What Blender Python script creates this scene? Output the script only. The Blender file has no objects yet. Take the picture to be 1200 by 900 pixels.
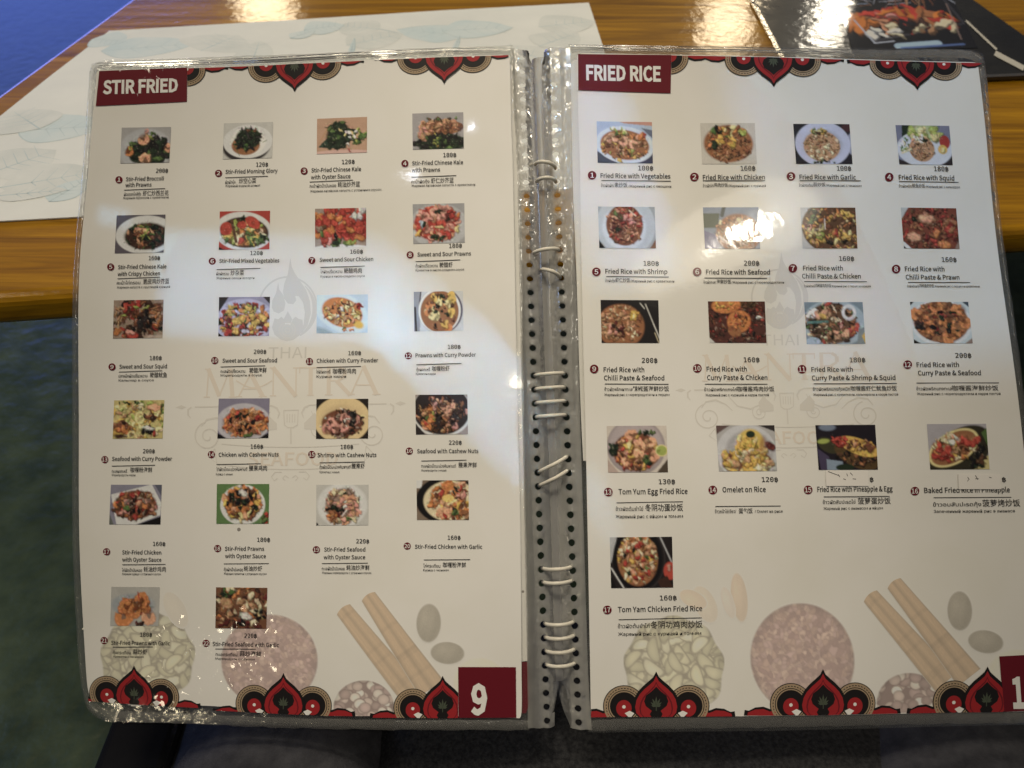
import bpy, bmesh, math, os, random
import numpy as np
from mathutils import Vector, Matrix

sc = bpy.context.scene
COL = sc.collection
rad = math.radians

# ------------------------------------------------------------------ camera
DEP = rad(41.6)
CAM = Vector((0.0, 0.0, 0.99))
cd = bpy.data.cameras.new("camera")
cam = bpy.data.objects.new("camera", cd)
COL.objects.link(cam)
cam.location = CAM
cam.rotation_euler = (rad(90) - DEP, 0, 0)
cd.sensor_width = 36.0
cd.lens = 27.0
cd.clip_start = 0.01
cd.clip_end = 60
cd.dof.use_dof = True
cd.dof.focus_distance = 0.40
cd.dof.aperture_fstop = 13.0
sc.camera = cam

# ------------------------------------------------------------------ world and view
w = bpy.data.worlds.new("World")
sc.world = w
w.use_nodes = True
w.node_tree.nodes["Background"].inputs[0].default_value = (0.55, 0.60, 0.75, 1)
w.node_tree.nodes["Background"].inputs[1].default_value = 0.035
sc.view_settings.view_transform = 'Standard'
sc.view_settings.look = 'None'
sc.view_settings.exposure = 0.0
sc.view_settings.gamma = 1.0
sc.cycles.transparent_max_bounces = 24
sc.cycles.max_bounces = 10

# ------------------------------------------------------------------ picture helpers
FWD = Vector((0, math.cos(DEP), -math.sin(DEP)))
UP = Vector((0, math.sin(DEP), math.cos(DEP)))
RT = Vector((1, 0, 0))


def camvec(x, y, z):
    return RT * x + UP * y - FWD * z


def ray(px, py):
    return camvec((px - 600) / 900.0, (450 - py) / 900.0, -1.0)


def hit(px, py, p0, n):
    d = ray(px, py)
    return CAM + d * ((p0 - CAM).dot(n) / d.dot(n))


def on_z(px, py, z):
    return hit(px, py, Vector((0, 0, z)), Vector((0, 0, 1)))


# planes of the two open halves of the menu: they meet along the spine
SP = CAM + ray(646, 450) * 0.392
S = camvec(-0.263, 13.6, -1.0).normalized()
R0 = (RT - S * RT.dot(S)).normalized()


def turned(a):
    return Matrix.Rotation(a, 3, S) @ R0


RL = turned(rad(-3.6))
RR = turned(rad(3.0))
NL = RL.cross(S).normalized()
NR = RR.cross(S).normalized()
if NL.dot(CAM - SP) < 0: NL = -NL
if NR.dot(CAM - SP) < 0: NR = -NR
if (SP - RL * 0.2 - CAM).dot(FWD) < (SP - CAM).dot(FWD):
    RL = turned(rad(3.6)); NL = RL.cross(S).normalized()
    if NL.dot(CAM - SP) < 0: NL = -NL
if (SP + RR * 0.2 - CAM).dot(FWD) < (SP - CAM).dot(FWD):
    RR = turned(rad(-3.0)); NR = RR.cross(S).normalized()
    if NR.dot(CAM - SP) < 0: NR = -NR
PG = {'L': (NL, RL), 'R': (NR, RR)}
ROOT = CAM + ray(648, 850) * 0.36      # foot of the spine


def wob(pg, P):
    """gentle unevenness of the loose sheets, metres off the plane"""
    d = P - SP
    u = d.dot(PG[pg][1]); v = d.dot(S)
    return 0.0007 * math.sin(31 * u + 17 * v + 1.0) + 0.0005 * math.sin(47 * v - 21 * u)


def at(pg, px, py, h=0.0):
    n = PG[pg][0]
    P = hit(px, py, SP, n)
    return P + n * (h + wob(pg, P)) - ROOT


def slope(pg, y):
    t = (y - 70) / 770.0
    return -0.031 + t * 0.045 if pg == 'L' else 0.014 - t * 0.034


def lean(pg, x):
    return -0.05 + (x - 110) / 490 * 0.075 if pg == 'L' else 0.018 + (x - 690) / 470 * 0.085


# ------------------------------------------------------------------ lamps
def aim(o, target):
    o.rotation_euler = (Vector(target) - o.location).to_track_quat('-Z', 'Y').to_euler()


def area(name, loc, target, size, power, col, shape='DISK', size_y=None, spread=None):
    l = bpy.data.lights.new(name, 'AREA')
    l.shape = shape
    l.size = size
    if size_y: l.size_y = size_y
    l.energy = power
    l.color = col
    if spread: l.spread = spread
    o = bpy.data.objects.new(name, l)
    COL.objects.link(o)
    o.location = loc
    aim(o, target)
    return o


def mirror(pg, px, py, dist):
    """the place from which a lamp shows in the laminate at this point of a page"""
    n = PG[pg][0]
    P = hit(px, py, SP, n)
    d = (P - CAM).normalized()
    r = d - n * 2 * d.dot(n)
    return P + r * dist, P


def mirror_lamp(name, pg, px, py, dist, wpx, hpx, radiance, col, shape='RECTANGLE', roll=0.0):
    loc, P = mirror(pg, px, py, dist)
    a, _ = mirror(pg, px - wpx / 2, py, dist)
    b, _ = mirror(pg, px + wpx / 2, py, dist)
    c, _ = mirror(pg, px, py - hpx / 2, dist)
    e, _ = mirror(pg, px, py + hpx / 2, dist)
    sx = (a - b).length; sy = (c - e).length
    l = bpy.data.lights.new(name, 'AREA')
    l.shape = shape
    l.size = sx; l.size_y = sy
    A = sx * sy * (1.0 if shape == 'RECTANGLE' else math.pi / 4)
    l.energy = radiance * math.pi * A
    l.color = col
    o = bpy.data.objects.new(name, l)
    COL.objects.link(o)
    z = (loc - P).normalized()                # lamp shines along -z
    x = (b - a).normalized(); x = (x - z * x.dot(z)).normalized()
    y = z.cross(x)
    M = Matrix((x, y, z)).transposed() @ Matrix.Rotation(roll, 3, 'Z')
    o.matrix_world = Matrix.Translation(loc) @ M.to_4x4()
    return o


def beam(pg, px, py, wpx, hpx, roll, strength, col, dist=0.75, side=(-0.25, 0.75), spread=1.6):
    """a narrow-beam lamp whose light falls as a patch on one page"""
    n, r = PG[pg]
    P = hit(px, py, SP, n)
    z = (n + r * side[0] + S * side[1]).normalized()
    loc = P + z * dist
    k = 0.39 / 900
    l = bpy.data.lights.new("cool_patch_fill", 'AREA')  # unseen lamp added to lay a cool patch
    l.shape = 'RECTANGLE'
    l.size = wpx * k; l.size_y = hpx * k * 0.80
    l.spread = rad(spread)
    l.energy = 1.35 * strength * l.size * l.size_y
    l.color = col
    o = bpy.data.objects.new("cool_patch_fill", l)
    COL.objects.link(o)
    x = (r - z * r.dot(z)).normalized(); y = z.cross(x)
    M = Matrix((x, y, z)).transposed() @ Matrix.Rotation(roll, 3, 'Z')
    o.matrix_world = Matrix.Translation(loc) @ M.to_4x4()
    return o


def table_gleam(px, py, dist, size, radiance, col, z=0.75):
    """a far lamp standing where the varnish mirrors it at this point"""
    P = on_z(px, py, z)
    d = (P - CAM).normalized(); d.z = -d.z
    return area("far_lamp", P + d * dist, P, size, radiance * math.pi * math.pi * size * size / 4, col)


WARM = (1.0, 0.80, 0.52)
COLD = (0.30, 0.64, 1.0)
area("ceiling_or_fill", (-0.50, 0.44, 2.55), (0.0, 0.42, 0.75), 0.7, 16, (1.0, 0.875, 0.66))
area("ceiling_or_fill", (0.25, 1.75, 2.05), (0.0, 0.75, 0.75), 0.5, 9, (1.0, 0.89, 0.70))  # unseen fill added to brighten the tabletop and placemat
# an unseen warm fill, added to brighten the middle of the spread
sl_ = bpy.data.lights.new("warm_fill", 'SPOT')
sl_.energy = 23; sl_.color = (1.0, 0.89, 0.71); sl_.spot_size = rad(25); sl_.spot_blend = 1.0; sl_.shadow_soft_size = 0.05
so_ = bpy.data.objects.new("warm_fill", sl_); COL.objects.link(so_)
sp_ = CAM + ray(610, 515) * 0.39
so_.location = sp_ + (NL + NR).normalized() * 0.85 + S * 0.85
aim(so_, sp_)
# added lamps, sized and turned to shape the cool patches on the pages
beam('L', 322, 336, 284, 124, rad(-3), 0.95, COLD, 0.5, spread=1.6)
beam('L', 543, 432, 225, 120, rad(-42), 1.15, COLD, 0.5, spread=1.7)
beam('L', 135, 256, 40, 22, rad(-10), 0.6, COLD, 0.5, spread=1.0)
beam('R', 1045, 220, 340, 440, rad(4), 0.60, (0.22, 0.55, 1.0), 0.6, spread=4)
beam('R', 705, 190, 110, 300, rad(12), 0.8, (0.16, 0.48, 1.0), 0.55, spread=2.2)
beam('R', 702, 590, 24, 80, rad(16), 0.6, COLD, 0.5, spread=1.5)
# the bulbs mirrored in the laminate, with one wide lamp added for a halo
mirror_lamp("bulb_or_halo", 'R', 858, 284, 2.6, 42, 46, 170, (1.0, 0.92, 0.76), 'ELLIPSE')
mirror_lamp("bulb_or_halo", 'R', 855, 276, 2.7, 170, 150, 3.4, (1.0, 0.88, 0.68), 'ELLIPSE')  # wide dim lamp added for the halo around the glare
mirror_lamp("bulb_or_halo", 'L', 574, 158, 2.6, 10, 11, 110, (0.75, 0.82, 1.0), 'ELLIPSE')
mirror_lamp("bulb_or_halo", 'L', 470, 252, 2.6, 16, 9, 50, (0.80, 0.86, 1.0), 'ELLIPSE')
mirror_lamp("bulb_or_halo", 'L', 590, 500, 2.6, 26, 46, 26, (1.0, 0.92, 0.75), 'ELLIPSE')
mirror_lamp("bulb_or_halo", 'L', 222, 775, 2.6, 52, 46, 20, (1.0, 0.86, 0.60), 'ELLIPSE')
mirror_lamp("bulb_or_halo", 'L', 190, 74, 2.6, 40, 16, 16, (1.0, 0.92, 0.75), 'ELLIPSE')
# the far lamps that gleam on the varnish and on the black cover
table_gleam(310, 6, 2.4, 0.22, 9, WARM)
table_gleam(850, 34, 2.4, 0.20, 10, WARM)
table_gleam(972, 26, 2.6, 0.13, 22, (1.0, 0.9, 0.72))
area("neon_or_fill", (-3.6, 6.2, 1.1), (-1.2, 2.0, 0.4), 2.6, 48, (0.16, 0.27, 1.0), 'RECTANGLE', 1.7)
area("neon_or_fill", (-2.3, 0.9, 1.15), (-0.6, 0.6, 0.7), 0.5, 5.0, (0.35, 0.55, 1.0))  # unseen blue fill added to gleam on the armrest and cool the placemat


# ------------------------------------------------------------------ materials
def lin(c):
    c = np.asarray(c, dtype=float) / 255.0
    return np.where(c <= 0.04045, c / 12.92, ((c + 0.055) / 1.055) ** 2.4)


ILL = np.array((0.72, 0.67, 0.60))          # light on the page, to turn seen colours into ink colours


def ink(c):
    return np.clip(lin(c) / ILL, 0.004, 0.84)


def nodes(name):
    m = bpy.data.materials.new(name)
    m.use_nodes = True
    nt = m.node_tree
    return m, nt, nt.nodes["Principled BSDF"]


def film_group():
    """height of the crinkled laminate film, shared by paper, photographs and ink"""
    g = bpy.data.node_groups.new("film_bump", 'ShaderNodeTree')
    g.interface.new_socket("Normal", in_out='OUTPUT', socket_type='NodeSocketVector')
    N = g.nodes; Lk = g.links
    out = N.new('NodeGroupOutput')
    tc = N.new('ShaderNodeTexCoord')
    big = N.new('ShaderNodeTexNoise'); big.inputs['Scale'].default_value = 14; big.inputs['Detail'].default_value = 2
    fine = N.new('ShaderNodeTexNoise'); fine.inputs['Scale'].default_value = 420; fine.inputs['Detail'].default_value = 3
    cr = N.new('ShaderNodeTexVoronoi'); cr.inputs['Scale'].default_value = 120
    cr.feature = 'F1'
    dn = N.new('ShaderNodeTexNoise'); dn.inputs['Scale'].default_value = 45
    mixv = N.new('ShaderNodeMixRGB'); mixv.inputs[0].default_value = 0.035
    for n in (big, fine, dn): Lk.new(tc.outputs['Object'], n.inputs['Vector'])
    Lk.new(tc.outputs['Object'], mixv.inputs[1]); Lk.new(dn.outputs['Color'], mixv.inputs[2])
    Lk.new(mixv.outputs[0], cr.inputs['Vector'])
    # places where the film is crumpled
    zones = [('L', 226, 776, 0.033, 1.0), ('L', 165, 88, 0.022, 0.4), ('R', 890, 268, 0.026, 0.03),
             ('L', 592, 500, 0.022, 0.8), ('L', 290, 760, 0.03, 0.35), ('R', 1120, 70, 0.02, 0.3)]
    acc = None
    for pg, px, py, r, k in zones:
        d = N.new('ShaderNodeVectorMath'); d.operation = 'DISTANCE'
        Lk.new(tc.outputs['Object'], d.inputs[0]); d.inputs[1].default_value = at(pg, px, py)
        mr = N.new('ShaderNodeMapRange'); mr.interpolation_type = 'SMOOTHSTEP'
        mr.inputs['From Min'].default_value = 0; mr.inputs['From Max'].default_value = r
        mr.inputs['To Min'].default_value = k; mr.inputs['To Max'].default_value = 0
        Lk.new(d.outputs['Value'], mr.inputs['Value'])
        if acc is None: acc = mr.outputs[0]
        else:
            a = N.new('ShaderNodeMath'); a.operation = 'MAXIMUM'
            Lk.new(acc, a.inputs[0]); Lk.new(mr.outputs[0], a.inputs[1]); acc = a.outputs[0]
    m1 = N.new('ShaderNodeMath'); m1.operation = 'MULTIPLY'
    Lk.new(cr.outputs['Distance'], m1.inputs[0]); Lk.new(acc, m1.inputs[1])
    b1 = N.new('ShaderNodeBump'); b1.inputs['Strength'].default_value = 1; b1.inputs['Distance'].default_value = 0.0006
    Lk.new(big.outputs['Fac'], b1.inputs['Height'])
    b2 = N.new('ShaderNodeBump'); b2.inputs['Strength'].default_value = 1; b2.inputs['Distance'].default_value = 0.000012
    Lk.new(fine.outputs['Fac'], b2.inputs['Height']); Lk.new(b1.outputs[0], b2.inputs['Normal'])
    b3 = N.new('ShaderNodeBump'); b3.inputs['Strength'].default_value = 1; b3.inputs['Distance'].default_value = 0.0022
    Lk.new(m1.outputs[0], b3.inputs['Height']); Lk.new(b2.outputs[0], b3.inputs['Normal'])
    Lk.new(b3.outputs[0], out.inputs[0])
    return g


FILM = film_group()


def laminated(name, col=None, attr=None, vary=False):
    m, nt, p = nodes(name)
    g = nt.nodes.new('ShaderNodeGroup'); g.node_tree = FILM
    nt.links.new(g.outputs[0], p.inputs['Coat Normal'])
    p.inputs['Roughness'].default_value = 0.55
    p.inputs['Specular IOR Level'].default_value = 0.15
    p.inputs['Coat Weight'].default_value = 1.0
    p.inputs['Coat Roughness'].default_value = 0.055
    p.inputs['Coat IOR'].default_value = 1.5
    if attr:
        a = nt.nodes.new('ShaderNodeAttribute'); a.attribute_name = attr
        nt.links.new(a.outputs['Color'], p.inputs['Base Color'])
    else:
        p.inputs['Base Color'].default_value = (*col, 1)
    if vary:                                 # faint smudges and yellowing of the paper
        tc = nt.nodes.new('ShaderNodeTexCoord')
        n = nt.nodes.new('ShaderNodeTexNoise'); n.inputs['Scale'].default_value = 22; n.inputs['Detail'].default_value = 6
        r = nt.nodes.new('ShaderNodeValToRGB')
        r.color_ramp.elements[0].position = 0.3; r.color_ramp.elements[0].color = (*[c * 0.955 for c in col[:2]], col[2] * 0.93, 1)
        r.color_ramp.elements[1].position = 0.6; r.color_ramp.elements[1].color = (*col, 1)
        nt.links.new(tc.outputs['Object'], n.inputs['Vector'])
        nt.links.new(n.outputs['Fac'], r.inputs[0])
        v = nt.nodes.new('ShaderNodeTexVoronoi'); v.inputs['Scale'].default_value = 75
        nt.links.new(tc.outputs['Object'], v.inputs['Vector'])
        q = nt.nodes.new('ShaderNodeSeparateColor'); nt.links.new(v.outputs['Color'], q.inputs[0])
        lim = nt.nodes.new('ShaderNodeMapRange'); lim.inputs['From Min'].default_value = 0.90; lim.inputs['From Max'].default_value = 1.0
        lim.inputs['To Min'].default_value = 0.0; lim.inputs['To Max'].default_value = 0.075
        nt.links.new(q.outputs[0], lim.inputs['Value'])
        lt = nt.nodes.new('ShaderNodeMath'); lt.operation = 'LESS_THAN'
        nt.links.new(v.outputs['Distance'], lt.inputs[0]); nt.links.new(lim.outputs[0], lt.inputs[1])
        mk = nt.nodes.new('ShaderNodeMixRGB'); mk.inputs[2].default_value = (0.28, 0.26, 0.24, 1)
        nt.links.new(lt.outputs[0], mk.inputs[0]); nt.links.new(r.outputs[0], mk.inputs[1])
        nt.links.new(mk.outputs[0], p.inputs['Base Color'])
    return m


M_PAPER = laminated("laminated_paper", (0.80, 0.785, 0.76), vary=True)
M_INK = laminated("black_ink", (0.022, 0.02, 0.02))
M_PRINT = laminated("printed_colours", attr="tint")
M_TAB = laminated("maroon_ink", (0.13, 0.008, 0.016))
M_WHITE = laminated("white_ink", (0.80, 0.79, 0.77))
M_WM = laminated("grey_watermark", (0.665, 0.65, 0.625))
M_WMB = laminated("tan_watermark", (0.735, 0.67, 0.60))
M_WML = laminated("pale_watermark", (0.69, 0.665, 0.625))
M_RED = laminated("red_ink", (0.33, 0.022, 0.026))
M_DRED = laminated("dark_red_ink", (0.15, 0.012, 0.018))
M_GOLD = laminated("gold_ink", (0.36, 0.27, 0.18))
M_BLACK = laminated("soft_black_ink", (0.012, 0.010, 0.010))
M_LEAF = laminated("leaf_green_ink", (0.07, 0.085, 0.06))
M_TAPE = laminated("correction_tape", (0.83, 0.80, 0.77))


def plastic(name, clear, tint=(0.80, 0.79, 0.76), rough=0.09, bump=0.0012, scale=60):
    m, nt, p = nodes(name)
    out = nt.nodes["Material Output"]
    tr = nt.nodes.new('ShaderNodeBsdfTransparent'); tr.inputs[0].default_value = (0.96, 0.96, 0.95, 1)
    mx = nt.nodes.new('ShaderNodeMixShader'); mx.inputs[0].default_value = 1 - clear
    p.inputs['Base Color'].default_value = (*tint, 1)
    p.inputs['Roughness'].default_value = rough
    gl = nt.nodes.new('ShaderNodeBsdfGlossy'); gl.inputs['Roughness'].default_value = rough
    fr = nt.nodes.new('ShaderNodeFresnel'); fr.inputs['IOR'].default_value = 1.5
    mg = nt.nodes.new('ShaderNodeMixShader')
    tc = nt.nodes.new('ShaderNodeTexCoord')
    n = nt.nodes.new('ShaderNodeTexNoise'); n.inputs['Scale'].default_value = scale; n.inputs['Detail'].default_value = 3
    b = nt.nodes.new('ShaderNodeBump'); b.inputs['Distance'].default_value = bump; b.inputs['Strength'].default_value = 1
    L = nt.links
    L.new(tc.outputs['Object'], n.inputs['Vector']); L.new(n.outputs['Fac'], b.inputs['Height'])
    for s in (p, gl): L.new(b.outputs[0], s.inputs['Normal'])
    L.new(b.outputs[0], fr.inputs['Normal'])
    L.new(tr.outputs[0], mg.inputs[1]); L.new(gl.outputs[0], mg.inputs[2]); L.new(fr.outputs[0], mg.inputs[0])
    tl = nt.nodes.new('ShaderNodeBsdfTranslucent'); tl.inputs[0].default_value = (*tint, 1)
    mt = nt.nodes.new('ShaderNodeMixShader'); mt.inputs[0].default_value = 0.55
    L.new(p.outputs[0], mt.inputs[1]); L.new(tl.outputs[0], mt.inputs[2])
    L.new(mg.outputs[0], mx.inputs[1]); L.new(mt.outputs[0], mx.inputs[2])
    L.new(mx.outputs[0], out.inputs[0])
    return m


M_SLEEVE = plastic("clear_sleeve", 0.955)
M_WELD = plastic("welded_rim", 0.84, (0.74, 0.72, 0.68), 0.12, 0.0007, 160)


def simple(name, col, rough=0.5, spec=0.5, coat=0.0, noise=None, bump=0.0, bscale=200, stretch=(1, 1, 1), metal=0):
    m, nt, p = nodes(name)
    p.inputs['Base Color'].default_value = (*col, 1)
    p.inputs['Roughness'].default_value = rough
    p.inputs['Specular IOR Level'].default_value = spec
    p.inputs['Coat Weight'].default_value = coat
    p.inputs['Coat Roughness'].default_value = 0.12
    p.inputs['Metallic'].default_value = metal
    tc = nt.nodes.new('ShaderNodeTexCoord')
    mp = nt.nodes.new('ShaderNodeMapping'); mp.inputs['Scale'].default_value = stretch
    nt.links.new(tc.outputs['Object'], mp.inputs['Vector'])
    if noise:
        c2, s = noise
        n = nt.nodes.new('ShaderNodeTexNoise'); n.inputs['Scale'].default_value = s; n.inputs['Detail'].default_value = 7
        n.inputs['Roughness'].default_value = 0.62
        r = nt.nodes.new('ShaderNodeValToRGB')
        r.color_ramp.elements[0].position = 0.33; r.color_ramp.elements[0].color = (*c2, 1)
        r.color_ramp.elements[1].position = 0.66; r.color_ramp.elements[1].color = (*col, 1)
        nt.links.new(mp.outputs[0], n.inputs['Vector']); nt.links.new(n.outputs['Fac'], r.inputs[0])
        nt.links.new(r.outputs[0], p.inputs['Base Color'])
    if bump:
        n2 = nt.nodes.new('ShaderNodeTexNoise'); n2.inputs['Scale'].default_value = bscale; n2.inputs['Detail'].default_value = 4
        b = nt.nodes.new('ShaderNodeBump'); b.inputs['Distance'].default_value = bump; b.inputs['Strength'].default_value = 1
        nt.links.new(mp.outputs[0], n2.inputs['Vector']); nt.links.new(n2.outputs['Fac'], b.inputs['Height'])
        nt.links.new(b.outputs[0], p.inputs['Normal']); nt.links.new(b.outputs[0], p.inputs['Coat Normal'])
    return m


def wood():
    m, nt, p = nodes("varnished_wood")
    L = nt.links
    tc = nt.nodes.new('ShaderNodeTexCoord')
    mp = nt.nodes.new('ShaderNodeMapping'); mp.inputs['Scale'].default_value = (1.4, 19, 19)
    mp.inputs['Rotation'].default_value = (0, 0, rad(-6))
    L.new(tc.outputs['Object'], mp.inputs['Vector'])
    n = nt.nodes.new('ShaderNodeTexNoise'); n.inputs['Scale'].default_value = 2.4; n.inputs['Detail'].default_value = 8
    n.inputs['Roughness'].default_value = 0.66; n.inputs['Distortion'].default_value = 1.1
    L.new(mp.outputs[0], n.inputs['Vector'])
    r = nt.nodes.new('ShaderNodeValToRGB')
    e = r.color_ramp.elements
    e[0].position = 0.30; e[0].color = (0.15, 0.060, 0.002, 1)
    e[1].position = 0.72; e[1].color = (0.56, 0.285, 0.010, 1)
    k = e.new(0.5); k.color = (0.34, 0.162, 0.004, 1)
    L.new(n.outputs['Fac'], r.inputs[0])
    mp2 = nt.nodes.new('ShaderNodeMapping'); mp2.inputs['Scale'].default_value = (3, 170, 170)
    mp2.inputs['Rotation'].default_value = (0, 0, rad(-6))
    L.new(tc.outputs['Object'], mp2.inputs['Vector'])
    n2 = nt.nodes.new('ShaderNodeTexNoise'); n2.inputs['Scale'].default_value = 1.6; n2.inputs['Detail'].default_value = 5
    L.new(mp2.outputs[0], n2.inputs['Vector'])
    mr = nt.nodes.new('ShaderNodeMapRange'); mr.inputs['To Min'].default_value = 0.55; mr.inputs['To Max'].default_value = 1.3
    L.new(n2.outputs['Fac'], mr.inputs['Value'])
    mul = nt.nodes.new('ShaderNodeMixRGB'); mul.blend_type = 'MULTIPLY'; mul.inputs[0].default_value = 1
    L.new(r.outputs[0], mul.inputs[1]); L.new(mr.outputs[0], mul.inputs[2])
    L.new(mul.outputs[0], p.inputs['Base Color'])
    b = nt.nodes.new('ShaderNodeBump'); b.inputs['Distance'].default_value = 0.0004; b.inputs['Strength'].default_value = 1
    n3 = nt.nodes.new('ShaderNodeTexNoise'); n3.inputs['Scale'].default_value = 90; n3.inputs['Detail'].default_value = 3
    L.new(tc.outputs['Object'], n3.inputs['Vector']); L.new(n3.outputs['Fac'], b.inputs['Height'])
    L.new(b.outputs[0], p.inputs['Coat Normal'])
    p.inputs['Roughness'].default_value = 0.5
    p.inputs['Specular IOR Level'].default_value = 0.12
    p.inputs['Coat Weight'].default_value = 0.8
    p.inputs['Coat Roughness'].default_value = 0.13
    return m


M_WOOD = wood()
M_WOODLEG = simple("dark_wood", (0.10, 0.045, 0.015), 0.5, noise=((0.05, 0.02, 0.008), 9), stretch=(9, 9, 1))
M_FLOOR = simple("green_concrete", (0.092, 0.125, 0.066), 0.42, 0.35, noise=((0.034, 0.054, 0.026), 12), bump=0.004, bscale=30)
M_MAT = simple("placemat_paper", (0.79, 0.81, 0.80), 0.6, 0.3, noise=((0.70, 0.725, 0.725), 8), bump=0.0006, bscale=7)
M_MATLEAF = simple("pale_blue_leaf_print", (0.56, 0.67, 0.72), 0.6, 0.3, noise=((0.68, 0.74, 0.76), 26))
M_MATLEAF2 = simple("faint_grey_leaf_print", (0.62, 0.66, 0.66), 0.6, 0.3, noise=((0.73, 0.755, 0.75), 28))
M_MATVEIN = simple("blue_vein_print", (0.40, 0.52, 0.58), 0.6, 0.3, noise=((0.58, 0.66, 0.68), 60))
M_COVER = simple("black_glossy_cover", (0.010, 0.010, 0.011), 0.45, 0.3, 1.0, noise=((0.022, 0.022, 0.02), 14), bump=0.0006, bscale=70)
M_COVPRINT = None
M_TROUSER = simple("dark_trouser_cloth", (0.045, 0.045, 0.052), 0.85, 0.25, noise=((0.022, 0.022, 0.027), 110), bump=0.0006, bscale=900)
M_CHAIR = simple("black_lacquer", (0.008, 0.008, 0.010), 0.14, 0.5, bump=0.0002, bscale=40)
M_RING = simple("white_plastic_coil", (0.68, 0.65, 0.57), 0.35, 0.4, noise=((0.60, 0.56, 0.48), 60))
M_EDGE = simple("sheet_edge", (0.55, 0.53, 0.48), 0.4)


# ------------------------------------------------------------------ object helpers
def tag(o, label=None, cat=None, group=None, kind=None):
    if label: o["label"] = label
    if cat: o["category"] = cat
    if group: o["group"] = group
    if kind: o["kind"] = kind
    return o


def empty(name, loc):
    o = bpy.data.objects.new(name, None)
    o.empty_display_size = 0.03
    COL.objects.link(o); o.location = loc
    return o


def link(name, me, mats, parent=None):
    for m in mats: me.materials.append(m)
    o = bpy.data.objects.new(name, me)
    COL.objects.link(o)
    if parent: o.parent = parent
    return o


class MB:
    """collects vertices and faces with material slots for ONE mesh"""
    def __init__(s): s.v = []; s.f = []; s.m = []
    def add(s, vs, fs, mi=0):
        k = len(s.v)
        s.v += [tuple(v) for v in vs]
        s.f += [tuple(k + i for i in f) for f in fs]
        s.m += [mi] * len(fs)
    def build(s, name, mats, parent=None, smooth=False):
        me = bpy.data.meshes.new(name)
        me.from_pydata(s.v, [], s.f)
        me.polygons.foreach_set('material_index', s.m)
        if smooth: me.polygons.foreach_set('use_smooth', [True] * len(s.f))
        me.update()
        return link(name, me, mats, parent)


def box_mb(mb, x0, x1, y0, y1, z0, z1, mi=0):
    vs = [(x, y, z) for x in (x0, x1) for y in (y0, y1) for z in (z0, z1)]
    mb.add(vs, [(0, 1, 3, 2), (4, 6, 7, 5), (0, 4, 5, 1), (2, 3, 7, 6), (0, 2, 6, 4), (1, 5, 7, 3)], mi)


def bevel(o, w_, seg=2):
    b = o.modifiers.new("bevel", 'BEVEL'); b.width = w_; b.segments = seg; b.limit_method = 'ANGLE'
    return o


def tube(mb, pts, r, n=10, mi=0):
    pts = [Vector(p) for p in pts]
    rings = []
    prev = None
    for i, p in enumerate(pts):
        t = (pts[min(i + 1, len(pts) - 1)] - pts[max(i - 1, 0)]).normalized()
        a = prev if prev else (Vector((0, 0, 1)) if abs(t.z) < 0.9 else Vector((1, 0, 0)))
        x = (a - t * a.dot(t)).normalized(); prev = x
        y = t.cross(x)
        rings.append([p + (x * math.cos(2 * math.pi * k / n) + y * math.sin(2 * math.pi * k / n)) * r for k in range(n)])
    vs = [v for q in rings for v in q]
    fs = [(i * n + k, i * n + (k + 1) % n, (i + 1) * n + (k + 1) % n, (i + 1) * n + k) for i in range(len(pts) - 1) for k in range(n)]
    fs += [tuple(range(n - 1, -1, -1)), tuple(range(len(vs) - n, len(vs)))]
    mb.add(vs, fs, mi)


def interp(pts, t):
    """pts: list of (key, value...) sorted by key"""
    for a, b in zip(pts, pts[1:]):
        if t <= b[0]:
            k = (t - a[0]) / (b[0] - a[0]) if b[0] > a[0] else 0
            k = max(0.0, k)
            return [u + (q - u) * k for u, q in zip(a[1:], b[1:])]
    return list(pts[-1][1:])


# ------------------------------------------------------------------ the setting: floor
mb = MB()
mb.add([(-14, -6, 0), (14, -6, 0), (14, 22, 0), (-14, 22, 0)], [(0, 1, 2, 3)])
tag(mb.build("floor", [M_FLOOR]), "dark green worn concrete floor below the table", kind='structure')

# ------------------------------------------------------------------ table
TZ = 0.75
tabA = on_z(-60, 352, TZ); tabB = on_z(1300, 262, TZ)
fdir = (tabB - tabA).normalized()
e1 = on_z(0, 108, TZ); e2 = on_z(150, 0, TZ)
ldir = (e2 - e1).normalized()
# corner where the front edge meets the slanting left edge
den = fdir.x * ldir.y - fdir.y * ldir.x
kk = ((e1.x - tabA.x) * ldir.y - (e1.y - tabA.y) * ldir.x) / den
cornerL = tabA + fdir * kk
farL = cornerL + ldir * 1.25
cornerR = cornerL + fdir * 1.75
farR = farL + fdir * 1.95
table = empty("dining_table", (cornerL.x + 0.8, cornerL.y + 0.4, 0))
mb = MB()
T0 = table.location
poly = [cornerL, cornerR, farR, farL]
vs = [Vector((p.x, p.y, TZ)) - T0 for p in poly] + [Vector((p.x, p.y, TZ - 0.020)) - T0 for p in poly]
mb.add(vs, [(0, 1, 2, 3), (7, 6, 5, 4), (0, 4, 5, 1), (1, 5, 6, 2), (2, 6, 7, 3), (3, 7, 4, 0)])
bevel(mb.build("tabletop", [M_WOOD], table), 0.0065, 4)
cen = sum(poly, Vector()) / 4
for p in poly:
    q = p + (cen - p) * 0.22 - T0
    mb = MB(); box_mb(mb, q.x - 0.03, q.x + 0.03, q.y - 0.03, q.y + 0.03, 0, TZ - 0.0205)
    bevel(mb.build("leg", [M_WOODLEG], table), 0.004)
tag(table, "amber varnished wooden table with slanting end under the menus", "table")

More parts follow.
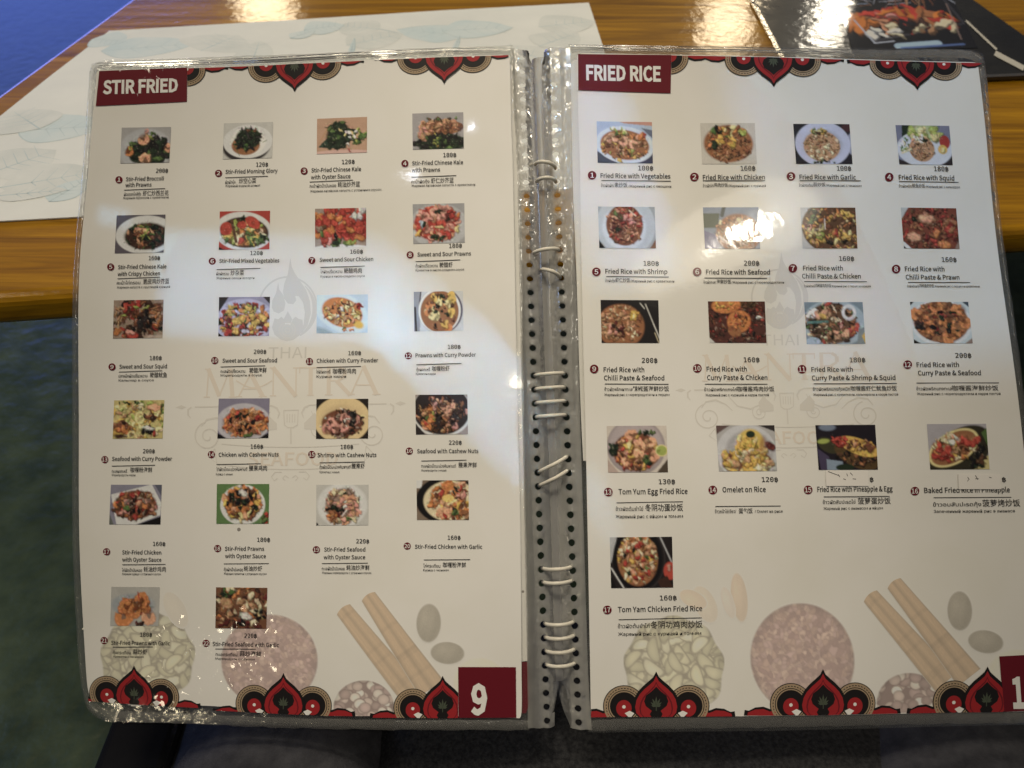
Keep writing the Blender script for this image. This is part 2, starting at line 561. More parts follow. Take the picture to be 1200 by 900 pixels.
# ------------------------------------------------------------------ placemat
mat_out = [(-60, 262), (90, 254), (400, 236), (735, 216), (722, 110), (706, 52), (690, 3), (520, 12), (330, 24), (128, 36), (60, 88), (0, 136), (-60, 184)]
MZ = TZ + 0.0012
pc = on_z(300, 120, MZ)
mb = MB()
ring = [on_z(x, y, MZ) - pc for x, y in mat_out]
n = len(ring)
low = [v - Vector((0, 0, 0.0008)) for v in ring]
mb.add(ring + low, [tuple(range(n))] + [(i, n + i, n + (i + 1) % n, (i + 1) % n) for i in range(n)])


LEAFN = [0]


def leaf(px, py, length, width, ang, mi, stem=0.0, z=0.0):
    """a leaf shape printed on the placemat, px/py its centre, sizes in metres"""
    LEAFN[0] += 1
    c = on_z(px, py, MZ + 0.00002 + 0.000015 * LEAFN[0]) - pc
    a = Vector((math.cos(ang), math.sin(ang), 0)); b = Vector((-a.y, a.x, 0))
    N = 16
    up_, dn = [], []
    for i in range(N + 1):
        t = i / N
        wd = math.sin(math.pi * t ** 0.8) * width / 2 * 1.9
        up_.append(c + a * (t - 0.5) * length + b * wd * (1 + 0.10 * math.sin(9 * t)))
        dn.append(c + a * (t - 0.5) * length - b * wd * (0.9 + 0.08 * math.sin(7 * t + 1)))
    loop = up_ + dn[::-1][1:-1]
    mb.add(loop, [tuple(range(len(loop)))], mi)
    lift = Vector((0, 0, 0.000006))

    def vein(p, q, w0, w1):
        d = (q - p).normalized(); e = Vector((-d.y, d.x, 0))
        mb.add([p + e * w0 + lift, p - e * w0 + lift, q - e * w1 + lift, q + e * w1 + lift], [(0, 1, 2, 3)], 3)
    if mi == 1:
        for i in range(N): vein(dn[i], dn[i + 1], 0.0005, 0.0005)
    vein(up_[0], c + a * length * 0.42, 0.0006, 0.0002)
    for t in (0.3, 0.45, 0.6, 0.75):
        p = c + a * (t - 0.5) * length
        vein(p, p + a * length * .12 + b * width * .55, 0.0003, 0.0001); vein(p, p + a * length * .12 - b * width * .5, 0.0003, 0.0001)
    if stem:
        s0 = c - a * length * 0.5
        vein(s0, s0 - a * stem + b * stem * 0.3, 0.0008, 0.0005)


for args in [(176, 55, 0.085, 0.034, 0.25, 1), (128, 47, 0.035, 0.026, -0.2, 1), (258, 50, 0.05, 0.045, 1.1, 2),
             (75, 150, 0.065, 0.030, 0.15, 1), (25, 190, 0.05, 0.035, 0.9, 2), (60, 210, 0.06, 0.030, 0.4, 2, 0.03),
             (82, 222, 0.035, 0.014, 1.2, 1), (420, 32, 0.045, 0.03, 2.9, 2, 0.03), (505, 38, 0.07, 0.03, 2.9, 1, 0.0),
             (560, 34, 0.07, 0.032, 0.15, 1, 0.0), (440, 46, 0.06, 0.03, 0.6, 2), (380, 32, 0.04, 0.025, 0.4, 1),
             (665, 28, 0.06, 0.035, 0.3, 2), (655, 46, 0.055, 0.03, 0.8, 2), (610, 62, 0.06, 0.03, 2.5, 2),
             (30, 140, 0.05, 0.03, 2.4, 2), (300, 60, 0.06, 0.02, 1.7, 2), (36, 226, 0.045, 0.012, 0.2, 2),
             (355, 40, 0.03, 0.012, 0.9, 1), (535, 52, 0.05, 0.003, 1.5, 1), (413, 55, 0.05, 0.003, 1.65, 1)]:
    leaf(*args)
o = mb.build("placemat", [M_MAT, M_MATLEAF, M_MATLEAF2, M_MATVEIN])
o.location = pc
tag(o, "white paper placemat with pale blue leaf prints under the open menu", "placemat")

# ------------------------------------------------------------------ text, fetched once
TXT = {}
FDIR = os.path.join(bpy.utils.system_resource('DATAFILES'), "fonts")     # Blender's own lettering


def own_font(name):
    try: return bpy.data.fonts.load(os.path.join(FDIR, name))
    except Exception: return None


F_SANS = own_font("Noto Sans CJK Regular.woff2")
F_MONO = own_font("DejaVuSansMono.woff2")


def fetch(reqs):
    """outlines of all the words: one long text per font and weight, cut into its lines"""
    groups = {}
    for body, off, f in sorted(set(reqs), key=str): groups.setdefault((f, off), []).append(body)
    for (f, off), bodies in groups.items():
        font = {'mono': F_MONO, 'sans': F_SANS}.get(f)
        size_h = {'mono': 0.52, 'sans': 0.257}.get(f, 0.682) if font else 0.682
        c = bpy.data.curves.new("t", 'FONT'); c.body = "\n".join(["H"] + bodies + ["H"]); c.size = 1
        c.offset = off * size_h; c.resolution_u = 2; c.fill_mode = 'FRONT'; c.space_line = 4
        if font: c.font = font
        o = bpy.data.objects.new("t", c); COL.objects.link(o)
        bpy.context.view_layer.update()
        me = bpy.data.meshes.new_from_object(o.evaluated_get(bpy.context.evaluated_depsgraph_get()))
        co = np.zeros(len(me.vertices) * 3); me.vertices.foreach_get('co', co); co = co.reshape(-1, 3)[:, :2]
        fs = [tuple(p.vertices) for p in me.polygons]
        bpy.data.meshes.remove(me); bpy.data.objects.remove(o); bpy.data.curves.remove(c)
        n_ = len(bodies) + 1
        sp = -(co[:, 1].min() + off * size_h) / n_
        line = np.rint((size_h * 0.4 - co[:, 1]) / sp).astype(int)
        caph = co[line == 0][:, 1].max() - off * size_h
        new = np.zeros(len(co), int)
        per = {}
        for k, b in enumerate(bodies):
            idx = np.where(line == k + 1)[0]
            new[idx] = np.arange(len(idx))
            v = co[idx].copy(); v[:, 1] += sp * (k + 1)
            per[k] = (v / caph, [])
        for t in fs:
            k = line[t[0]] - 1
            if k in per: per[k][1].append(tuple(int(new[q]) for q in t))
        for k, b in enumerate(bodies): TXT[(b, off)] = per[k]


def put_text(mb, pg, body, off, x0, x1, y, cap, h, mi=0, tilt=None, skew=None):
    """text from x0 to x1 (pixels of the photograph), baseline at y, capital height cap"""
    co, fs = TXT[(body, off)]
    if len(co) == 0: return
    a, b = co[:, 0].min(), co[:, 0].max()
    k = (x1 - x0) / max(b - a, 1e-6)
    s = cap
    sl = slope(pg, y) if tilt is None else tilt
    le = lean(pg, x0) if skew is None else skew
    vs = []
    for u, v in co:
        dx = (u - a) * k; dy = -v * s
        vs.append(at(pg, x0 + dx + dy * le, y + dy + dx * sl, h))
    mb.add(vs, fs, mi)


def put_line(mb, pg, x0, y0, x1, y1, wpx, h, mi=0):
    d = Vector((x1 - x0, y1 - y0)); d.normalize()
    nx, ny = -d.y * wpx / 2, d.x * wpx / 2
    mb.add([at(pg, x0 + nx, y0 + ny, h), at(pg, x1 + nx, y1 + ny, h), at(pg, x1 - nx, y1 - ny, h), at(pg, x0 - nx, y0 - ny, h)], [(0, 1, 2, 3)], mi)


def put_poly(mb, pg, pts, h, mi=0):
    mb.add([at(pg, x, y, h) for x, y in pts], [tuple(range(len(pts)))], mi)


def put_quad(mb, pg, q, h, mi=0, n_=8):
    vs = []
    for j in range(n_ + 1):
        for i in range(n_ + 1):
            a, b = i / n_, j / n_
            x = (q[0][0] * (1 - a) + q[1][0] * a) * (1 - b) + (q[3][0] * (1 - a) + q[2][0] * a) * b
            y = (q[0][1] * (1 - a) + q[1][1] * a) * (1 - b) + (q[3][1] * (1 - a) + q[2][1] * a) * b
            vs.append(at(pg, x, y, h))
    mb.add(vs, [(j * (n_ + 1) + i, j * (n_ + 1) + i + 1, (j + 1) * (n_ + 1) + i + 1, (j + 1) * (n_ + 1) + i) for j in range(n_) for i in range(n_)], mi)


def put_stroke(mb, pg, pts, wpx, h, mi=0):
    """ribbon along a polyline; wpx a number or one width per point"""
    n_ = len(pts)
    if not hasattr(wpx, '__len__'): wpx = [wpx] * n_
    Lf, Rt = [], []
    for i, (x, y) in enumerate(pts):
        a = pts[max(i - 1, 0)]; b = pts[min(i + 1, n_ - 1)]
        dx, dy = b[0] - a[0], b[1] - a[1]
        q = math.hypot(dx, dy) or 1
        nx, ny = -dy / q * wpx[i] / 2, dx / q * wpx[i] / 2
        Lf.append(at(pg, x + nx, y + ny, h)); Rt.append(at(pg, x - nx, y - ny, h))
    mb.add(Lf + Rt, [(i, i + 1, n_ + i + 1, n_ + i) for i in range(n_ - 1)], mi)


def circ(cx, cy, rx, ry=None, a0=0, a1=360, n_=28):
    ry = ry or rx
    return [(cx + rx * math.cos(rad(a0 + (a1 - a0) * i / n_)), cy + ry * math.sin(rad(a0 + (a1 - a0) * i / n_))) for i in range(n_ + (0 if a1 - a0 == 360 else 1))]


def clip(pts, keep):
    """clip a polygon by keep(x, y) >= 0, keep being linear"""
    out = []
    for p, q in zip(pts, pts[1:] + pts[:1]):
        a, b = keep(*p), keep(*q)
        if a >= 0: out.append(p)
        if (a >= 0) != (b >= 0):
            t = a / (a - b)
            out.append((p[0] + (q[0] - p[0]) * t, p[1] + (q[1] - p[1]) * t))
    return out


# ------------------------------------------------------------------ the menu: sheets
menu = empty("restaurant_menu", ROOT)
tag(menu, "open coil-bound menu in clear plastic sleeves, showing stir fried and fried rice pages", "menu")


def smooth_curve(pts, k):
    """pts -> k points along a Catmull-Rom curve"""
    out = []
    n_ = len(pts)
    for j in range(k):
        t = j / (k - 1) * (n_ - 1)
        i = min(int(t), n_ - 2); f = t - i
        p = [pts[max(i - 1, 0)], pts[i], pts[i + 1], pts[min(i + 2, n_ - 1)]]
        out.append(tuple(0.5 * (2 * p[1][c] + (p[2][c] - p[0][c]) * f + (2 * p[0][c] - 5 * p[1][c] + 4 * p[2][c] - p[3][c]) * f * f
                                + (3 * p[1][c] - p[0][c] - 3 * p[2][c] + p[3][c]) * f ** 3) for c in (0, 1)))
    return out


def sheet_mb(pg, left, right, h, rows=60, cols=24, mb=None, mi=0, thick=0.0, jit=(0, 0)):
    """sheet between a left and a right outline (both listed from top to bottom)"""
    mb = mb or MB()
    a = smooth_curve(left, rows); b = smooth_curve(right, rows)
    vs = []
    for (xa, ya), (xb, yb) in zip(a, b):
        for i in range(cols):
            t = i / (cols - 1)
            vs.append(at(pg, xa + (xb - xa) * t + jit[0], ya + (yb - ya) * t + jit[1], h))
    fs = [(r * cols + i, r * cols + i + 1, (r + 1) * cols + i + 1, (r + 1) * cols + i) for r in range(rows - 1) for i in range(cols - 1)]
    mb.add(vs, fs, mi)
    return mb


# paper outlines, top to bottom
L_left = [(119, 82.5), (114, 86), (113, 100), (108, 150), (104, 200), (95, 300), (92, 400), (91, 500), (92, 600), (95, 700), (100, 790), (104, 815), (109, 822)]
L_right = [(588, 64.5), (595, 66.5), (597.5, 74), (599, 140), (601, 200), (603, 300), (605, 400), (607, 500), (609.5, 600), (610.5, 700), (611, 780), (611, 836), (606, 842)]
R_left = [(686, 62), (678, 64), (676.5, 74), (678, 140), (680, 200), (681, 300), (683, 400), (686, 500), (688, 600), (690, 700), (692, 790), (693, 836), (695, 841)]
R_right = [(1140, 72), (1146, 74), (1148, 84), (1155, 150), (1160, 200), (1171, 300), (1183, 400), (1196, 500), (1208, 600), (1220, 700), (1229, 780), (1235, 825), (1230, 834)]

pageL = sheet_mb('L', L_left, L_right, 0).build("page_sheet", [M_PAPER], menu, True)
tag(pageL, "left page headed STIR FRIED with twenty-two dishes")
pageR = sheet_mb('R', R_left, R_right, 0).build("page_sheet", [M_PAPER], menu, True)
tag(pageR, "right page headed FRIED RICE with seventeen dishes")
# the next sheets, peeping out beside the spine
u = sheet_mb('L', [(x + 60, y) for x, y in L_left], [(605, 74), (609, 160), (612, 300), (613, 400), (614.5, 500), (616, 600), (617.5, 700), (618, 776)], -0.0016, cols=6)
nL = sheet_mb('L', [(545, 777), (545, 800), (545, 820), (545, 838)], [(618.5, 777), (619.5, 800), (620, 825), (616, 838)], -0.0016, 8, 6, u, 1)
tag(nL.build("page_sheet", [M_PAPER, M_TAB], menu, True), "next sheet behind the left page, a strip of it with red foot showing")
u = sheet_mb('R', [(674, 68), (669, 74), (668, 100), (671, 200), (675, 300), (678, 400), (681, 480), (684, 540)], [(760, 70), (760, 80), (760, 150), (760, 250), (760, 300), (760, 400), (760, 500), (760, 540)], -0.0016, cols=6)
tag(u.build("page_sheet", [M_PAPER], menu, True), "next sheet behind the right page, a narrow strip of it showing")

# sleeve outlines
SL_left = [(124, 70), (112, 74), (106, 82), (103, 140), (98, 200), (88, 300), (84, 400), (82, 500), (83, 600), (86, 700), (91, 785), (99, 825), (112, 842), (128, 847)]
SL_right = [(598, 54), (600, 54.5), (602, 60), (604, 140), (606, 200), (608, 300), (610, 400), (612, 500), (614, 600), (616, 700), (617, 785), (618, 825), (619, 850), (619, 857)]
SR_left = [(664, 51), (666, 52), (667, 60), (669, 140), (671, 200), (674, 300), (677, 400), (680, 500), (683, 600), (686, 700), (689, 785), (691, 825), (693, 850), (694, 860)]
SR_right = [(1136, 56), (1150, 60), (1156, 72), (1162, 150), (1167, 200), (1179, 300), (1191, 400), (1204, 500), (1216, 600), (1229, 700), (1239, 785), (1244, 825), (1240, 842), (1225, 850)]
NSL = 4
for k in range(NSL):
    j = [(0, 0), (2.0, 1.2), (-1.5, 2.0), (1.0, -1.5)][k]
    sheet_mb('L', SL_left, SL_right, -0.0006 - 0.0015 * k, 60, 6, jit=j).build("clear_sleeve", [M_SLEEVE], menu, True)
    sheet_mb('R', SR_left, SR_right, -0.0006 - 0.0015 * k, 60, 6, jit=(-j[0], j[1])).build("clear_sleeve", [M_SLEEVE], menu, True)


# welded rims: a raised bead of clear plastic round each half
def rim(pg, path, half, h):
    mb_ = MB()
    pts = smooth_curve(path, 90)
    n_ = len(pts); prof = 7
    vs = []
    for i, (x, y) in enumerate(pts):
        a = pts[max(i - 1, 0)]; b = pts[min(i + 1, n_ - 1)]
        dx, dy = b[0] - a[0], b[1] - a[1]; q = math.hypot(dx, dy) or 1
        for k in range(prof):
            t = -1 + 2 * k / (prof - 1)
            hw = half * (1 + 0.12 * math.sin(i * 1.7) * math.sin(i * 0.6))
            vs.append(at(pg, x - dy / q * hw * t, y + dx / q * hw * t, h * (1 - t * t) - 0.0004))
    mb_.add(vs, [(i * prof + k, i * prof + k + 1, (i + 1) * prof + k + 1, (i + 1) * prof + k) for i in range(n_ - 1) for k in range(prof - 1)])
    return mb_.build("welded_rim", [M_WELD], menu, True)


rim('L', [(598, 59), (500, 61), (380, 66), (250, 70), (150, 76), (118, 78), (110, 84)], 4.6, 0.0012)
rim('L', [(109, 84), (104, 150), (99, 210), (91, 300), (87.5, 400), (86, 500), (87, 600), (90, 700), (95, 785), (102, 823), (112, 836)], 3.6, 0.0010)
rim('L', [(104, 826), (116, 836), (135, 840), (200, 842), (300, 846), (450, 849), (620, 851)], 6.0, 0.0004)
rim('R', [(668, 56), (760, 59), (900, 61), (1020, 62), (1100, 61), (1138, 63), (1151, 70)], 4.8, 0.0016)
rim('R', [(1150, 70), (1153, 85), (1159, 150), (1164, 200), (1176, 300), (1188, 400), (1200, 500), (1213, 600), (1225, 700), (1236, 800)], 4.2, 0.0012)
rim('R', [(690, 852), (760, 849), (900, 845.5), (1050, 843), (1200, 842), (1240, 840)], 6.5, 0.0003)


# ------------------------------------------------------------------ punched binding strips
def strip(pg, outer, inner, holes, r, h0, name="binding_strip", nh=49):
    """strip between outer and inner edge with real round holes; holes = centre line"""
    mb_ = MB()
    ys = [holes[0][1] + (holes[1][1] - holes[0][1]) * (k / (nh - 1)) for k in range(nh)]
    step = ys[1] - ys[0]
    for k in range(nh):
        y = ys[k]; t = k / (nh - 1)
        cx = interp([(p[1], p[0]) for p in holes_line(holes)], y)[0]
        y0, y1 = y - step / 2, y + step / 2
        half = step / 2
        xo0 = interp([(p[1], p[0]) for p in outer], y0)[0]; xo1 = interp([(p[1], p[0]) for p in outer], y1)[0]
        xi0 = interp([(p[1], p[0]) for p in inner], y0)[0]; xi1 = interp([(p[1], p[0]) for p in inner], y1)[0]
        sg = 1 if xi0 > xo0 else -1
        q0, q1 = cx - half, cx + half

        def pos(x, yy):
            f = abs(x - cx) / 16.0
            d = (x - cx) * sg
            return at(pg, x, yy, h0 - (0.0032 * max(0, d / 10.0) ** 1.6) + 0.0006 * math.sin(x * 0.5) * 0.6)
        # square cell with a round hole
        sq = []
        for i in range(16):
            a = 2 * math.pi * i / 16
            c_, s_ = math.cos(a), math.sin(a)
            m_ = max(abs(c_), abs(s_))
            sq.append((cx + half * c_ / m_, y + half * s_ / m_))
        ci = [(cx + r * math.cos(2 * math.pi * i / 16), y + r * math.sin(2 * math.pi * i / 16)) for i in range(16)]
        mb_.add([pos(*p) for p in sq + ci], [(i, (i + 1) % 16, 16 + (i + 1) % 16, 16 + i) for i in range(16)])
        for (xa0, xa1, xb0, xb1) in ((xo0, xo1, q0 if sg > 0 else q1, q0 if sg > 0 else q1), (q1 if sg > 0 else q0, q1 if sg > 0 else q0, xi0, xi1)):
            N = 4
            vs = []
            for i in range(N + 1):
                f = i / N
                vs += [pos(xa0 + (xb0 - xa0) * f, y0), pos(xa1 + (xb1 - xa1) * f, y1)]
            mb_.add(vs, [(2 * i, 2 * i + 1, 2 * i + 3, 2 * i + 2) for i in range(N)])
    return mb_


def holes_line(hl):
    return hl


M_STRIP = plastic("punched_strip_plastic", 0.69, (0.76, 0.75, 0.72), 0.12, 0.0026, 85)
L_outer = [(598, 54), (606, 200), (610, 400), (614, 600), (618, 800), (619, 858)]
L_inner = [(612, 54), (626, 72), (629, 90), (634, 200), (641, 400), (648, 600), (655, 800), (650, 825), (643, 858)]
R_outer = [(668, 51), (671, 200), (677, 400), (683, 600), (690, 800), (694, 860)]
R_inner = [(646, 51), (638, 60), (635, 80), (640, 200), (645, 400), (651, 600), (656, 800), (661, 832), (674, 860)]
HL = [(611, 66.0), (641.0, 846.0)]
HR = [(647, 64.0), (679.0, 848.0)]
for k in range(3):
    dx = [0, 1.2, -0.8][k]; dy = [0, 1.0, 1.8][k]
    mb = strip('L', [(x + dx, y + dy) for x, y in L_outer], [(x + dx, y + dy) for x, y in L_inner], [(x + dx * 0.6, y + dy * 0.6) for x, y in HL], 4.2, 0.0002 - 0.0014 * k)
    mb.build("binding_strip", [M_STRIP], menu, True)
    mb = strip('R', [(x - dx, y + dy) for x, y in R_outer], [(x - dx, y + dy) for x, y in R_inner], [(x - dx * 0.6, y + dy * 0.6) for x, y in HR], 4.2, 0.0002 - 0.0014 * k)
    mb.build("binding_strip", [M_STRIP], menu, True)

# the rolled plastic spine seen between the strips
M_ROLL = plastic("rolled_spine_plastic", 0.34, (0.58, 0.57, 0.55), 0.14, 0.0014, 40)
mb = MB()
N, K = 60, 11
vs = []
for i in range(N):
    t = i / (N - 1); y = 62 + t * 740
    xa = 624 + 24 * t; xb = 645 + 18 * t
    for k in range(K):
        a = math.pi * k / (K - 1)
        x = (xa + xb) / 2 - math.cos(a) * (xb - xa) / 2 * 1.15
        vs.append(at('L' if x < 646 else 'R', x, y, -0.0085 + 0.0042 * math.sin(a)))
mb.add(vs, [(i * K + k, i * K + k + 1, (i + 1) * K + k + 1, (i + 1) * K + k) for i in range(N - 1) for k in range(K - 1)])
mb.build("spine_roll", [M_ROLL], menu, True)

# coil loops
for (xl, yl, xr, yr) in [(627, 190, 640, 188), (629, 210, 652, 205), (624, 296, 655, 291), (634, 315, 654, 322), (631, 445, 662, 441), (632, 459, 662, 456),
                         (633, 475, 663, 471), (633, 491, 664, 487), (633, 547, 667, 537), (637, 575, 668, 558), (635, 660, 673, 652), (636, 678, 673, 668),
                         (638, 725, 674, 722), (638, 746, 676, 738), (638, 762, 677, 758), (639, 779, 676, 776)]:
    mb = MB(); pts = []
    stp = 780 / 48.0
    yl2 = 66 + round((yl - 66) / stp) * stp; yr2 = 64 + round((yr - 64) / stp) * stp
    if yl > 330:
        k_ = round((yl - 66) / stp) - (1 if yl in (547, 575) else 0)
        xl, yl = 611 + (yl2 - 66) / 780 * 30 + 1.2, yl2
        yr2 = 64 + k_ * stp - 0.5
    xr, yr = 647 + (yr2 - 64) / 784 * 32 - 0.6, yr2
    for i in range(15):
        t = i / 14
        s_ = math.sin(math.pi * t)
        hh = -0.0035 + 0.0065 * s_ ** 0.55
        x = xl + (xr - xl) * t; y = yl + (yr - yl) * t
        pts.append(at('L', x, y, hh) if t < 0.5 else at('R', x, y, hh))
    tube(mb, pts, 0.00098, 10)
    mb.build("binding_loop", [M_RING], menu, True)

